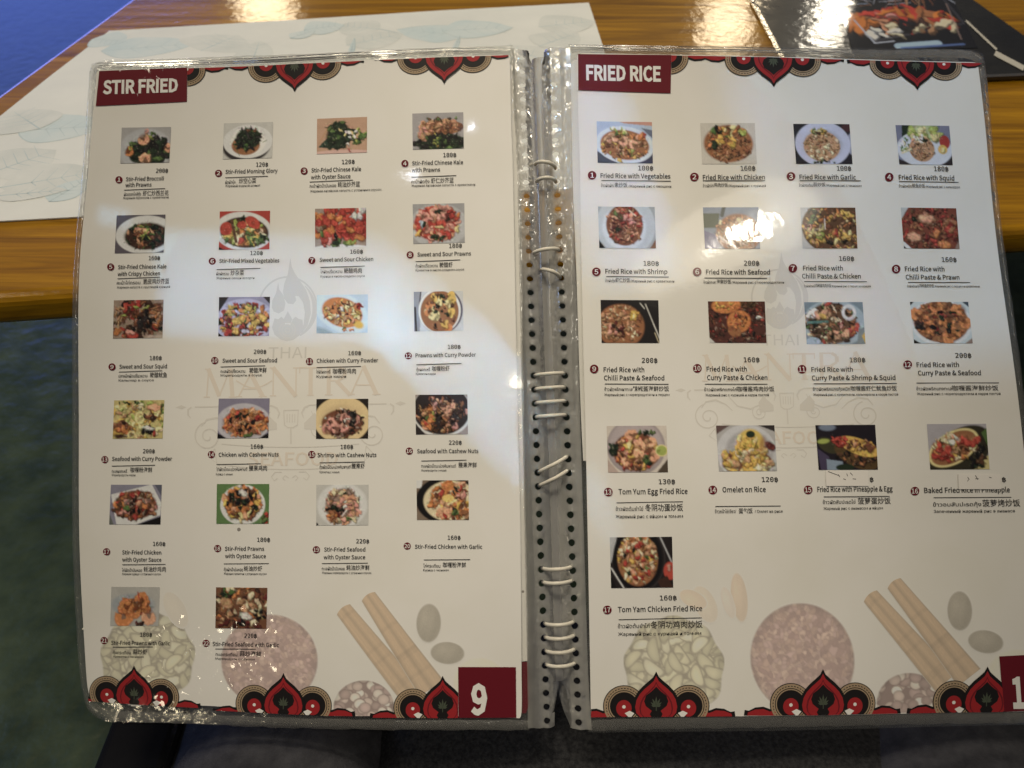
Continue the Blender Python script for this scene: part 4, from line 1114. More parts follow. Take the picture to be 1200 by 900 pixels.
def food(pg, n_):
    P = Paint(n_ * 7 + (100 if pg == 'R' else 0), 'w')
    h, e, pc_, pr = P.heap, P.ell, P.piece, P.prawn
    k = (pg, n_)
    if k == ('L', 1):
        P.a[:] = lin((158, 152, 148)); e(.5, .62, .55, .6, 'W'); e(.62, .64, .36, .32, 'g', 0, .2); e(.35, .8, .18, .2, 'g', 0, .2); h(.6, .62, .4, .34, 95, .05, .12, 'gggkdgG'); h(.62, .2, .12, .08, 7, .03, .05, 'lG')
        pr(.45, .32, .17, 'O', 1.2); pr(.5, .86, .17, 'O', -1.6); pr(.17, .66, .13, 'o', .4); pr(.95, .58, .12, 'O', 0); pr(.5, .13, .07, 'p', 0); h(.2, .55, .06, .06, 3, .03, .04, 'yl')
    elif k == ('L', 2):
        P.a[:] = lin((186, 180, 170)); e(.47, .66, .5, .44, 'd'); e(.5, .52, .5, .46, 'w', 0, .03); e(.5, .54, .37, .36, 's', 0, .1); e(.46, .62, .30, .28, 'n')
        e(.5, .45, .28, .32, 'g', 0, .2); h(.5, .45, .25, .29, 90, .04, .10, 'gggkgdG', .35); h(.56, .22, .1, .06, 5, .03, .06, 'bB', .4); P.line(.2, .5, .34, .9, .012, 'G'); P.line(.8, .55, .88, .5, .014, 'G')
    elif k == ('L', 3):
        P.a[:] = lin((182, 138, 108)); e(.5, 1.0, .7, .12, (205, 160, 145)); P.line(.05, .7, .25, .2, .02, 't'); P.poly([(.03, .8), (.25, .5), (.6, .85), (.3, .84)], (46, 66, 52))
        e(.45, .5, .28, .34, 'g', 0, .2); h(.45, .45, .28, .32, 80, .04, .10, 'gggGg', .6); h(.82, .52, .16, .2, 22, .04, .09, 'GGlg', .6); h(.6, .45, .18, .3, 9, .03, .05, 'swY', .7); h(.3, .78, .25, .08, 12, .04, .07, 'gg', .5); pc_(.66, .87, .05, .5, 'r')
    elif k == ('L', 4):
        P.a[:] = lin((152, 144, 142)); e(.58, .82, .5, .26, 'g', 0, .1); e(.58, .4, .42, .22, 'n', 0, .1); h(.55, .8, .48, .22, 90, .04, .10, 'ggkkgG', .7); h(.55, .38, .42, .18, 60, .04, .08, 'tOtnb', .7); h(.2, .55, .1, .16, 10, .04, .08, 'pOt'); h(.5, .16, .4, .06, 14, .02, .04, 'gGe')
        h(.5, .7, .1, .2, 8, .02, .03, 'yl')
    elif k == ('L', 5):
        P.a[:] = lin((92, 84, 90)); e(.62, .52, .62, .5, 'w', 0, .03); e(.64, .55, .50, .38, (178, 172, 160), 0, .1); e(.64, .56, .47, .36, 'B')
        h(.62, .55, .42, .30, 80, .03, .08, 'gBbGkeg', .5); h(.5, .5, .3, .25, 16, .04, .08, 'tnpO', .5); h(.7, .4, .25, .2, 12, .03, .07, 'lGl', .35)
    elif k == ('L', 6):
        P.a[:] = lin((170, 52, 42)); e(.48, .52, .58, .50, 'w', .1, .03); e(.5, .55, .49, .40, 'B', .1, .06); P.poly([(0, .9), (.14, 1), (0, 1)], 'k')
        e(.5, .56, .45, .35, 'e', 0, .1); h(.5, .55, .42, .3, 70, .05, .09, 'yYlcGo', .5); e(.14, .45, .13, .18, 'R'); e(.66, .3, .17, .14, 'R', .6); e(.45, .36, .1, .1, 'R'); P.line(.25, .25, .34, .78, .045, 'e'); h(.7, .75, .15, .1, 10, .05, .08, 'lGy', .5); h(.88, .72, .08, .1, 6, .04, .07, 'gG'); h(.45, .2, .05, .05, 4, .03, .05, 'gk'); pc_(.43, .75, .06, 1.3, 'R')
    elif k == ('L', 7):
        P.a[:] = lin((150, 130, 116)); h(.5, .45, .6, .5, 90, .06, .12, 'RroRr', .8); h(.8, .12, .2, .12, 10, .04, .09, 'wsW'); e(.5, 1.02, .6, .12, 's'); h(.4, .5, .3, .3, 14, .07, .11, 'RRo', .9)
        h(.2, .8, .12, .08, 6, .06, .09, 'RpR'); h(.12, .52, .1, .1, 6, .05, .08, 'Gqe'); h(.45, .88, .1, .06, 5, .05, .07, 'GGg'); h(.7, .88, .12, .05, 4, .05, .08, 'Gl'); pc_(.4, .7, .07, .7, 'k'); pc_(.86, .75, .11, .8, 'o')
    elif k == ('L', 8):
        P.a[:] = lin((150, 146, 144)); e(.5, .55, .58, .55, 'W', 0, .05); e(.45, .5, .45, .44, 'r', 0, .1); h(.45, .5, .42, .42, 100, .05, .10, 'RpRrpO', .6)
        for i in range(12): pr(.15 + .6 * P.r.random(), .15 + .6 * P.r.random(), .13, P.r.choice('pRp'), P.r.uniform(0, 6))
        h(.2, .5, .06, .06, 3, .05, .08, 'gu'); h(.5, .8, .12, .06, 5, .05, .09, 'gG', .5); h(.45, .2, .1, .1, 4, .04, .06, 'gg'); pc_(.5, .58, .11, .4, 'Y', .1); pc_(.85, .65, .07, .9, 'Y'); pc_(.1, .72, .08, .7, 'y'); h(.75, .3, .1, .15, 7, .05, .08, 'mrg'); pc_(.88, .28, .07, .6, 'o')
    elif k == ('L', 9):
        P.a[:] = lin((150, 124, 104)); h(.5, .5, .55, .5, 110, .04, .11, 'BnebkrbB', .5); h(.4, .15, .2, .08, 8, .06, .11, 'rrR', .6); pc_(.38, .88, .15, .7, 'R', .2); pc_(.35, .82, .1, .6, 'p'); h(.5, .35, .12, .06, 5, .06, .1, 'ob', .5)
        h(.85, .5, .08, .3, 12, .05, .12, 'nto', .3); h(.12, .4, .1, .3, 12, .04, .1, 'etl', .3); pc_(.08, .8, .1, .8, 'o'); h(.62, .55, .14, .25, 14, .05, .1, 'kkdB'); h(.55, .2, .15, .04, 4, .04, .08, 'l', .3); e(.9, .98, .3, .1, (180, 160, 140), 0, .4)
    elif k == ('L', 10):
        P.a[:] = lin((140, 130, 150)); e(.5, .6, .62, .56, (176, 166, 184), 0, .05); P.poly([(0, 0), (.2, 0), (0, .4)], 'd'); P.poly([(.85, 0), (1, 0), (1, .2)], 'd'); h(.5, .6, .5, .44, 130, .035, .075, 'rRoyrogmn', .8); h(.5, .5, .45, .4, 18, .05, .08, 'yoy', .9); h(.5, .5, .4, .35, 20, .02, .06, 'ggGl', .4); P.poly([(0, .88), (.12, 1), (0, 1)], 'k')
    elif k == ('L', 11):
        P.a[:] = lin((176, 192, 198)); e(.48, .45, .62, .5, (196, 208, 210), .5, .1); e(.15, .95, .3, .12, (140, 156, 164), .4, .6); e(.5, .46, .42, .38, 'o', .35, .08); h(.5, .45, .34, .3, 60, .03, .065, 'yoYtn', .7); h(.55, .45, .28, .28, 40, .015, .035, 'gBme', .5); e(.82, .78, .12, .12, (216, 168, 40), .3, .4); h(.5, .55, .25, .25, 8, .04, .06, 'sYO'); h(.83, .3, .07, .07, 4, .04, .06, 'r'); h(.6, .88, .1, .05, 6, .03, .05, 'Goo')
    elif k == ('L', 12):
        P.a[:] = lin((196, 194, 190)); P.poly([(0, 0), (.16, 0), (.12, 1), (0, 1)], (140, 140, 146)); P.line(.03, .4, .05, 1, .03, 'k'); P.line(.15, .0, .1, .5, .02, 'd'); e(.54, .48, .45, .58, (84, 74, 88), 0, .03); e(.52, .48, .43, .56, 's', 0, .03); e(.52, .5, .39, .52, 'n', 0, .04)
        for i in range(20): pr(.22 + .6 * P.r.random(), .1 + .8 * P.r.random(), .11, P.r.choice('yyYo'), P.r.uniform(0, 6), .5)
        h(.5, .5, .34, .42, 22, .03, .06, 'gkgeb', .6)
    elif k == ('L', 13):
        P.a[:] = lin((190, 168, 96)); h(.5, .5, .58, .5, 120, .04, .09, 'yYycYlt', .6); h(.2, .68, .18, .14, 14, .06, .10, 'onob', .7); e(.15, .92, .14, .08, 'B', 0, .5); P.ring(.53, .45, .11, .17, 'Y', .5); h(.72, .4, .1, .1, 8, .04, .07, 'bnB'); P.ring(.38, .88, .09, .1, 'Y', .5); h(.72, .78, .14, .08, 8, .05, .08, 'kBkm'); pc_(.7, .72, .14, .35, 's', .1); pc_(.8, .2, .15, .6, 'O', .1); pc_(.82, .85, .05, .8, 'r'); h(.3, .06, .2, .04, 6, .03, .05, 'Gg'); h(.95, .3, .04, .2, 6, .03, .05, 'Ge')
    elif k == ('L', 14):
        P.a[:] = lin((124, 116, 134)); P.poly([(0, .85), (.25, 1), (0, 1)], 'k'); P.poly([(1, .85), (.75, 1), (1, 1)], 'k'); e(.5, .6, .54, .48, (176, 168, 172), 0, .04); e(.52, .62, .46, .38, (160, 150, 150), 0, .1); e(.54, .59, .44, .35, 'n', 0, .1); h(.54, .58, .44, .34, 120, .03, .075, 'ootOnRon', .6); h(.5, .6, .3, .25, 20, .03, .06, 'kgBk'); h(.62, .92, .08, .03, 4, .04, .06, 'lG'); pc_(.76, .48, .06, .8, 'r')
    elif k == ('L', 15):
        P.a[:] = lin((42, 34, 30)); e(.5, .52, .54, .58, (214, 182, 124), 0, .03); e(.5, .55, .46, .44, (200, 168, 116), 0, .2); e(.5, .6, .41, .35, 'b', 0, .1); h(.5, .6, .40, .34, 76, .03, .08, 'bBkqm', .6)
        for i in range(11): pr(.2 + .62 * P.r.random(), .35 + .45 * P.r.random(), .13, P.r.choice('ppO'), P.r.uniform(0, 6), .4)
        h(.7, .45, .1, .2, 7, .05, .08, 'kdd'); h(.5, .6, .42, .36, 26, .02, .045, 'mBqsk', .6)
    elif k == ('L', 16):
        P.a[:] = lin((150, 132, 124)); e(.5, .42, .58, .64, 'w', 0, .03); e(.5, .38, .55, .62, 'd', 0, .04); h(.5, .5, .48, .46, 130, .03, .06, 'bnpOeBt', .6)
        for i in range(12): pr(.15 + .7 * P.r.random(), .2 + .65 * P.r.random(), .09, P.r.choice('OpoO'), P.r.uniform(0, 6), .45)
        h(.25, .68, .1, .1, 5, .05, .08, 'RRo'); h(.35, .45, .3, .2, 10, .03, .05, 'lGk'); P.poly([(0, .7), (.2, 1), (0, 1)], 'd')
    elif k == ('L', 17):
        P.a[:] = lin((130, 124, 138)); P.poly([(.02, .25), (.8, 0), (1.02, .5), (.98, .75), (.45, 1.02), (.15, 1.0)], 'w'); P.poly([(.5, 1), (1, .78), (1, 1)], 'k'); P.poly([(0, .7), (.1, 1), (0, 1)], (96, 98, 92)); P.poly([(.85, 0), (1, 0), (1, .3)], (90, 90, 102)); e(.5, .5, .43, .37, 'b', 0, .1); h(.5, .5, .42, .36, 110, .04, .085, 'bnoprbRe', .75); h(.5, .5, .36, .3, 16, .05, .08, 'Oqpt'); h(.5, .5, .3, .25, 10, .03, .06, 'kGB')
    elif k == ('L', 18):
        P.a[:] = lin((88, 118, 66)); h(.9, .8, .1, .2, 8, .05, .09, 'Gr'); e(.5, .52, .43, .5, 'w', 0, .03); e(.5, .5, .36, .42, 'e'); h(.5, .45, .36, .4, 80, .04, .09, 'noObyo', .75); h(.5, .4, .3, .3, 36, .03, .08, 'kggk', .7); h(.45, .7, .2, .2, 9, .06, .09, 'oOY'); pc_(.5, .24, .1, .8, 's')
    elif k == ('L', 19):
        P.a[:] = lin((184, 178, 168)); e(.5, .5, .5, .56, 'w', 0, .1); e(.5, .52, .34, .44, 'q', 0, .1); h(.5, .52, .33, .42, 120, .04, .08, 'OpptcqO', .7); h(.3, .7, .14, .15, 10, .05, .08, 'on'); h(.35, .57, .18, .05, 9, .04, .07, 'gkg'); h(.5, .5, .3, .36, 10, .02, .05, 'gG'); pc_(.42, .72, .06, .9, 'm'); h(.55, .5, .1, .15, 6, .05, .08, 'ps'); P.line(.5, .75, .58, .62, .02, 's'); e(.02, .97, .03, .05, 'k')
    elif k == ('L', 20):
        P.a[:] = lin((120, 100, 84)); P.poly([(0, 0), (.12, 0), (.1, .2), (0, .2)], 'w'); e(.6, .5, .62, .6, 'k', 0, .04); e(.66, .52, .54, .52, 'c', 0, .06); h(.66, .5, .44, .46, 100, .04, .09, 'oOntyob', .7); e(.6, .15, .13, .13, 'o'); e(.5, .80, .15, .16, 'O', 0, .3); pc_(.54, .86, .07, .6, 'r'); h(.45, .3, .1, .06, 4, .04, .08, 'rR'); h(.75, .3, .04, .15, 5, .03, .06, 'gd'); h(.72, .78, .05, .06, 4, .05, .07, 'dG'); e(.6, .45, .12, .1, (222, 180, 80)); P.line(.6, .6, .75, .5, .03, 'Y'); h(.85, .3, .08, .1, 4, .05, .08, 'rp')
    elif k == ('L', 21):
        P.a[:] = lin((170, 164, 154)); e(.45, .45, .5, .3, (150, 152, 152), 0, .2); h(.5, .5, .32, .24, 60, .05, .09, 'onoR', .6); pr(.28, .76, .26, 'o', 1.4, .4); pr(.78, .76, .2, 'O', 1.6, .45); pr(.3, .5, .2, 'o', 3.5, .4); pr(.62, .35, .22, 'o', 5.3, .4); pr(.5, .6, .2, 'o', 2, .4); h(.6, .9, .08, .05, 5, .04, .06, 'mB'); P.line(.55, .14, .58, .3, .02, 'r')
    elif k == ('L', 22):
        P.a[:] = lin((110, 70, 44)); h(.5, .5, .58, .54, 130, .04, .085, 'nbtemocB', .7); h(.55, .4, .2, .15, 8, .07, .1, 'cOt'); pc_(.57, .68, .13, .7, 's', .1); h(.2, .15, .12, .12, 7, .05, .08, 'gGG'); pc_(.2, .38, .14, .8, 't'); h(.85, .55, .12, .25, 10, .05, .08, 'kkYc'); h(.3, .85, .25, .1, 12, .05, .07, 'Bkm')
    elif k == ('R', 1):
        P.a[:] = lin((160, 176, 196)); P.poly([(.4, 0), (1, 0), (1, .1), (.5, .05)], (190, 130, 110)); P.poly([(.8, .15), (1, .2), (1, .4)], (96, 100, 120)); P.poly([(.0, .7), (.4, 1), (0, 1)], (74, 78, 92)); P.poly([(1, .7), (.6, 1), (1, 1)], (66, 66, 86)); e(.5, .55, .53, .44, (196, 202, 212), .12, .03); e(.5, .55, .45, .36, 'n', .12, .06); h(.5, .58, .42, .32, 150, .02, .045, 'ntyelbto', .7)
        h(.4, .22, .16, .08, 14, .03, .05, 'lGcY'); h(.72, .34, .14, .09, 8, .05, .08, 'oRoO'); h(.22, .38, .12, .1, 8, .05, .08, 'Ot'); pr(.47, .48, .12, 'O', 1, .5); pr(.66, .54, .11, 'O', 4, .5)
    elif k == ('R', 2):
        P.a[:] = lin((190, 180, 166)); e(.5, .52, .5, .52, (190, 184, 170), 0, .2); e(.5, .5, .47, .47, 'n', 0, .1); h(.5, .55, .4, .38, 150, .02, .045, 'bnebtbn', .5); h(.5, .2, .3, .12, 26, .04, .07, 'yGYnoe'); h(.45, .4, .2, .08, 9, .05, .08, 'yYy'); h(.2, .45, .05, .2, 8, .03, .05, 'ot'); pc_(.55, .53, .08, .7, 'y', .1); h(.22, .52, .06, .06, 3, .05, .06, 'g'); h(.35, .15, .08, .08, 4, .04, .06, 'kg'); h(.75, .22, .05, .1, 4, .04, .06, 'gl')
    elif k == ('R', 3):
        P.a[:] = lin((40, 36, 42)); e(.95, .1, .12, .12, (74, 40, 44), 0, .3); e(1.05, .5, .15, .3, (140, 140, 160)); e(.5, .5, .49, .56, (178, 178, 198), 0, .03); e(.5, .52, .38, .42, (160, 160, 176), 0, .2); e(.48, .55, .33, .38, 't', 0, .06); h(.48, .55, .3, .34, 140, .015, .035, 'tctnct', .8); h(.45, .22, .14, .08, 14, .03, .06, 'yelYG'); P.line(.5, .55, .56, .42, .012, 'n'); h(.5, .93, .22, .03, 14, .02, .035, 'ekG')
    elif k == ('R', 4):
        P.a[:] = lin((112, 112, 132)); P.poly([(.12, 0), (.32, 0), (.3, .4), (.1, .4)], 'g'); P.poly([(0, .85), (.3, 1), (0, 1)], 'd'); P.poly([(1, .75), (.75, 1), (1, 1)], 'd'); e(.5, .6, .52, .46, (196, 196, 202), 0, .04); e(.5, .2, .3, .3, (170, 176, 120), 0, .3); h(.55, .2, .3, .16, 22, .06, .10, 'lYl', .8); h(.15, .5, .08, .2, 10, .04, .07, 'Glc', .4); e(.45, .6, .24, .32, 't', 0, .06); h(.45, .62, .22, .28, 90, .015, .03, 'tnqt'); h(.45, .38, .16, .1, 14, .04, .06, 'scO', .5); h(.5, .36, .06, .05, 5, .03, .05, 'kg'); e(.88, .42, .1, .18, 'r'); e(.83, .6, .09, .12, 'y'); pc_(.83, .6, .06, 1, 'Y'); P.line(.08, .7, .25, .6, .03, 'c')
    elif k == ('R', 5):
        P.a[:] = lin((150, 152, 150)); P.poly([(0, .78), (.12, 1), (0, 1)], 'k'); P.poly([(1, .75), (.88, 1), (1, 1)], 'b'); e(.48, .45, .52, .72, (176, 180, 178), 0, .03); e(.45, .5, .4, .56, (196, 198, 196), 0, .1); e(.46, .44, .33, .50, 'b', 0, .06); h(.46, .42, .31, .46, 150, .025, .055, 'nRObrnmt', .6); h(.48, .3, .16, .14, 10, .04, .07, 'OpO'); h(.36, .2, .05, .1, 5, .04, .06, 'Ge'); pc_(.34, .55, .05, 1, 'g'); P.line(.55, .1, .66, .22, .02, 'c')
    elif k == ('R', 6):
        P.a[:] = lin((120, 130, 150)); P.poly([(0, .15), (.3, .15), (.25, .5), (0, .5)], (70, 80, 62)); e(.5, .02, .2, .14, (120, 134, 156)); P.poly([(0, .55), (.3, .7), (.25, 1), (0, 1)], (104, 100, 134)); P.line(.38, .0, .34, .2, .05, (46, 60, 60)); e(.62, .62, .42, .48, 'n', 0, .1); h(.6, .6, .38, .42, 140, .02, .05, 'nbtqcO', .6); h(.62, .5, .2, .2, 10, .05, .08, 'Oct')
    elif k == ('R', 7):
        P.a[:] = lin((184, 178, 172)); e(.66, .48, .66, .68, 'e', 0, .03); h(.65, .5, .6, .55, 230, .025, .05, 'ynyboeYyt', .7); h(.2, .2, .1, .15, 12, .04, .06, 'Geg'); h(.25, .55, .15, .25, 14, .04, .07, 'lqY'); h(.14, .45, .05, .1, 5, .04, .06, 'pm'); h(.6, .6, .08, .06, 5, .04, .06, 'oR'); pc_(.5, .82, .08, .7, 'k'); pc_(.78, .8, .07, .5, 'k'); pc_(.62, .82, .05, 1, 'Y'); pc_(.8, .7, .09, .5, 'y'); P.line(.43, .28, .43, .52, .016, 's'); P.a[:, :5] = np.where(((P.X[:, :5] - .66) ** 2 / .66 ** 2 + (P.Y[:, :5] - .48) ** 2 / .68 ** 2 > .96)[..., None], lin((184, 178, 172)), P.a[:, :5])
    elif k == ('R', 8):
        P.a[:] = lin((120, 60, 40)); h(.5, .5, .58, .54, 220, .025, .055, 'bnmrbeRn', .7); P.poly([(0, 0), (.14, 0), (.02, .25), (0, .25)], (176, 176, 170)); P.poly([(0, .8), (.16, 1), (0, 1)], 'w'); P.poly([(0, .9), (.07, 1), (0, 1)], 'd'); pc_(.44, .26, .15, .9, 'O', .1); pc_(.2, .7, .13, .9, 'O', .1); pc_(.72, .88, .12, .8, 'o'); h(.85, .4, .1, .15, 6, .07, .1, 'nbR'); pc_(.6, .6, .1, .7, 'o'); h(.24, .24, .05, .06, 3, .05, .06, 'g'); P.poly([(1, .75), (.9, 1), (1, 1)], 'q')
    elif k == ('R', 9):
        P.a[:] = lin((34, 28, 28)); e(.34, .6, .42, .52, 'n', 0, .08); h(.34, .55, .36, .42, 190, .025, .055, 'tcnOtbt', .55); h(.3, .68, .18, .16, 16, .04, .06, 'bmpB'); h(.6, .35, .1, .1, 6, .05, .07, 'yYp'); P.line(.68, .08, .75, .2, .014, 's'); P.line(.77, .1, .9, .55, .014, 's'); P.line(.9, .55, 1.0, .88, .016, 's'); P.line(.92, .75, .99, 1.0, .014, 'c')
    elif k == ('R', 10):
        P.a[:] = lin((84, 44, 36)); h(.5, .5, .58, .55, 230, .02, .05, 'mBbkrBq', .45); h(.85, .2, .14, .16, 20, .04, .08, 'mrb', .3); h(.68, .06, .12, .05, 5, .05, .08, 'Ge'); e(.32, .1, .27, .2, 'o', -.1, .12); e(.53, .48, .22, .27, 'o', -.5, .12); e(.45, .7, .13, .15, 'n', .5, .2); h(.52, .48, .16, .18, 22, .02, .04, 'nbRo'); h(.32, .1, .2, .1, 16, .02, .04, 'nyo'); h(.9, .4, .06, .06, 5, .02, .04, 'sq'); P.poly([(0, .85), (.12, 1), (0, 1)], (186, 180, 172))
    elif k == ('R', 11):
        P.a[:] = lin((110, 126, 134)); e(.5, .5, .55, .56, (150, 164, 170), 0, .05); e(.45, .5, .44, .5, 'e', 0, .1); h(.45, .5, .46, .5, 190, .025, .055, 'tceBnkG', .7); P.line(.05, .48, .38, .46, .035, (70, 110, 100)); h(.15, .25, .1, .1, 7, .06, .09, 'OOs'); h(.38, .3, .08, .1, 5, .06, .08, 'Oyt'); P.ring(.75, .25, .13, .2, 'w', .5); h(.8, .65, .1, .1, 6, .06, .1, 'RoR', .6); h(.6, .75, .12, .1, 8, .05, .08, 'Ot'); e(.12, .92, .13, .1, 'u'); pc_(.3, .95, .07, .7, 'R'); pc_(.42, .04, .07, .7, 'R'); P.poly([(.9, .6), (1, .6), (1, 1), (.85, 1)], (120, 128, 128)); P.poly([(.94, .8), (1, .7), (1, 1)], 'y'); h(.6, .5, .1, .08, 4, .04, .06, 'mp')
    elif k == ('R', 12):
        P.a[:] = lin((184, 190, 186)); P.poly([(0, 0), (.08, 0), (0, .1)], 'k'); P.poly([(.88, 0), (1, 0), (1, .14)], (60, 70, 80)); P.poly([(0, .88), (.14, 1), (0, 1)], 'k'); P.poly([(1, .85), (.85, 1), (1, 1)], 'q'); e(.5, .5, .53, .56, 'w', 0, .04); e(.5, .48, .48, .5, 'n', 0, .05); h(.5, .46, .44, .44, 120, .035, .07, 'onbrnoe', .7)
        for x, y, a in ((.28, .6, 0), (.62, .5, 2), (.45, .12, 1), (.82, .2, 3), (.9, .5, 1), (.7, .75, 5), (.1, .3, 4), (.6, .85, 2)): pr(x, y, .15, 'o', a, .5)
        h(.55, .5, .3, .3, 9, .04, .07, 'ggk'); h(.14, .5, .06, .2, 6, .05, .07, 'Bd')
    elif k == ('R', 13):
        P.a[:] = lin((196, 180, 164)); P.poly([(1, .7), (.8, 1), (1, 1)], (80, 66, 52)); P.poly([(0, .7), (.2, 1), (0, 1)], (176, 150, 136)); e(.48, .45, .49, .60, (150, 134, 132), 0, .03); e(.48, .42, .46, .55, (170, 152, 150), 0, .1); e(.48, .55, .4, .42, 'b', 0, .08); h(.47, .55, .37, .38, 130, .025, .055, 'otOnReyp', .7); h(.13, .48, .07, .1, 10, .04, .07, 'gg'); h(.65, .15, .14, .03, 9, .03, .05, 'gG'); h(.62, .75, .1, .1, 7, .04, .08, 'gG', .4)
        for x, y in ((.55, .42), (.52, .6), (.4, .2), (.72, .36), (.3, .75), (.76, .65)): pr(x, y, .12, 'O', x * 9, .5)
        h(.35, .4, .08, .06, 4, .06, .08, 'yY'); e(.9, .53, .11, .13, 'Y'); e(.9, .53, .09, .11, 'l')
    elif k == ('R', 14):
        P.a[:] = lin((166, 160, 156)); P.poly([(0, 0), (.25, 0), (0, .2)], (96, 74, 70)); P.poly([(.7, 0), (1, 0), (1, .15)], 'd'); e(.5, .6, .52, .62, (188, 184, 184), 0, .04); e(.55, .6, .44, .52, (160, 154, 154), .1, .15); e(.5, .8, .44, .3, 'b', 0, .08); h(.5, .75, .42, .28, 70, .06, .11, 'yyYcyt', .7); e(.58, .38, .24, .32, (206, 170, 60), 0, .15); h(.5, .4, .16, .2, 22, .05, .09, 'yyY'); h(.55, .6, .12, .22, 16, .05, .08, 'ctO'); e(.78, .45, .08, .25, 'n', .1, .5, alpha=.7); pc_(.9, .45, .1, .9, 'm'); e(.58, .2, .08, .08, 'g'); h(.7, .75, .2, .2, 10, .05, .08, 'yty')
    elif k == ('R', 15):
        P.a[:] = lin((32, 24, 34)); e(.2, .06, .16, .09, (110, 120, 140), 0, .3); P.poly([(.0, .5), (.2, .7), (.16, 1), (.05, 1)], (70, 60, 84)); P.poly([(.15, .75), (.42, .8), (.42, 1), (.15, 1)], (124, 140, 158)); e(.2, .45, .2, .16, (60, 56, 34), .5); e(.12, .36, .12, .06, 'l', -.1, .3); e(.65, .68, .40, .25, (84, 62, 30), .45, .06); h(.62, .72, .34, .18, 60, .03, .05, 'Bekn', .7); e(.7, .48, .36, .18, 'y', .35, .06); h(.68, .45, .28, .12, 60, .02, .045, 'nobeyt'); h(.4, .35, .13, .1, 22, .04, .08, 'RRr', .4); pc_(.87, .5, .09, .9, 'b'); e(.45, .93, .16, .08, 'g')
    elif k == ('R', 16):
        P.a[:] = lin((164, 156, 160)); P.poly([(.5, 1), (1, .68), (1, 1)], (196, 176, 110)); e(.52, .62, .62, .48, (52, 46, 30), -.55, .05); h(.75, .65, .2, .3, 30, .04, .07, 'kgek'); e(.42, .52, .48, .34, 'Y', -.5, .05); e(.42, .52, .44, .30, 'n', -.5, .06); h(.42, .5, .34, .26, 80, .03, .06, 'ynctoe', .6); h(.24, .6, .15, .16, 10, .06, .1, 'RRr'); h(.68, .38, .16, .06, 9, .05, .09, 'RR'); h(.4, .3, .15, .1, 8, .04, .07, 'scO'); P.poly([(.9, .2), (1, .1), (1, .5)], 'G')
    elif k == ('R', 17):
        P.a[:] = lin((40, 32, 32)); P.poly([(0, 0), (.12, 0), (.02, .5), (0, .5)], 'W'); P.line(.02, .6, .22, 1.0, .02, 'w'); P.line(.8, .0, .98, .5, .02, 'W'); e(.44, .42, .40, .62, (24, 20, 22), 0, .04); P.ring(.44, .42, .44, .66, (120, 112, 108), .05); e(.44, .44, .33, .52, 'n', 0, .06); h(.44, .42, .31, .48, 170, .025, .05, 'tcoOntyc', .8); h(.44, .42, .28, .44, 22, .03, .05, 'RrgGk'); e(.95, .66, .11, .18, 'R'); pc_(.93, .6, .05, .8, 'p'); P.poly([(.75, .85), (.9, .75), (1, 1), (.8, 1)], 'B'); P.poly([(0, .7), (.1, 1), (0, 1)], 'k')
    return P.done()


def tint_grid(name, pg, xy, colours, h, parent, keep=None):
    """grid mesh whose vertices carry the printed colour; xy(i, j) gives the pixel position"""
    rows, cols = colours.shape[:2]
    vs = [at(pg, *xy(i / (cols - 1), j / (rows - 1)), h) for j in range(rows) for i in range(cols)]
    fs = []
    for j in range(rows - 1):
        for i in range(cols - 1):
            if keep is None or keep[j, i] or keep[j + 1, i] or keep[j, i + 1] or keep[j + 1, i + 1]:
                fs.append((j * cols + i, (j + 1) * cols + i, (j + 1) * cols + i + 1, j * cols + i + 1))
    me = bpy.data.meshes.new(name)
    me.from_pydata([tuple(v) for v in vs], [], fs)
    a = me.color_attributes.new("tint", 'FLOAT_COLOR', 'POINT')
    flat = np.ones((rows * cols, 4)); flat[:, :3] = colours.reshape(-1, 3)
    a.data.foreach_set('color', flat.ravel())
    return link(name, me, [M_PRINT], parent)


PARENT = {'L': pageL, 'R': pageR}
for pg, nn, ph, pr, bd, nm, ru, sm in D:
    par = PARENT[pg]
    img = food(pg, nn)
    img = img[:img.shape[0] // 3 * 3, :img.shape[1] // 3 * 3] if False else img
    small = (img[0:98:2, 0:132:2] + img[1:99:2, 0:132:2] + img[0:98:2, 1:133:2] + img[1:99:2, 1:133:2]) / 4
    x0, y0, x1, y1 = ph
    cx, cy = (x0 + x1) / 2, (y0 + y1) / 2
    sl, le = slope(pg, cy), lean(pg, cx)

    def xy(s_, t_):
        dx, dy = (s_ - .5) * (x1 - x0), (t_ - .5) * (y1 - y0)
        return cx + dx + dy * le, cy + dy + dx * sl
    tag(tint_grid("food_photo", pg, xy, small, 0.00022, par), "photo of " + WORDS[(pg, nn)])
    big = pg == 'R'
    mb = MB()
    put_text(mb, pg, pr[0], 0.012, pr[1], pr[2], pr[3], 5.4 if big else 4.7, 0.00030)
    for t in nm: put_text(mb, pg, t[0], 0.018, t[1], t[2], t[3], (6.0 if nn >= 13 else 5.4) if big else 4.6, 0.00030)
    put_line(mb, pg, *ru, 0.8 if big else 0.75, 0.00030)
    for t in sm: put_text(mb, pg, t[0], 0.006, t[1], t[2], t[3], t[4], 0.00030)
    mb.build("dish_caption", [M_INK], par)
    mb = MB()
    r_ = 5.1 if big else 4.2
    put_poly(mb, pg, circ(*bd, r_, r_), 0.00030, 0)
    q = 2.0 if nn < 10 else 3.2
    q *= 1.15 if big else 1.0
    put_text(mb, pg, str(nn), 0.02, bd[0] - q * (0.8 if nn in (1,) else 1), bd[0] + q, bd[1] + r_ * 0.56, r_ * 1.1, 0.00042, 1)
    mb.build("number_badge", [M_TAB, M_WHITE], par)

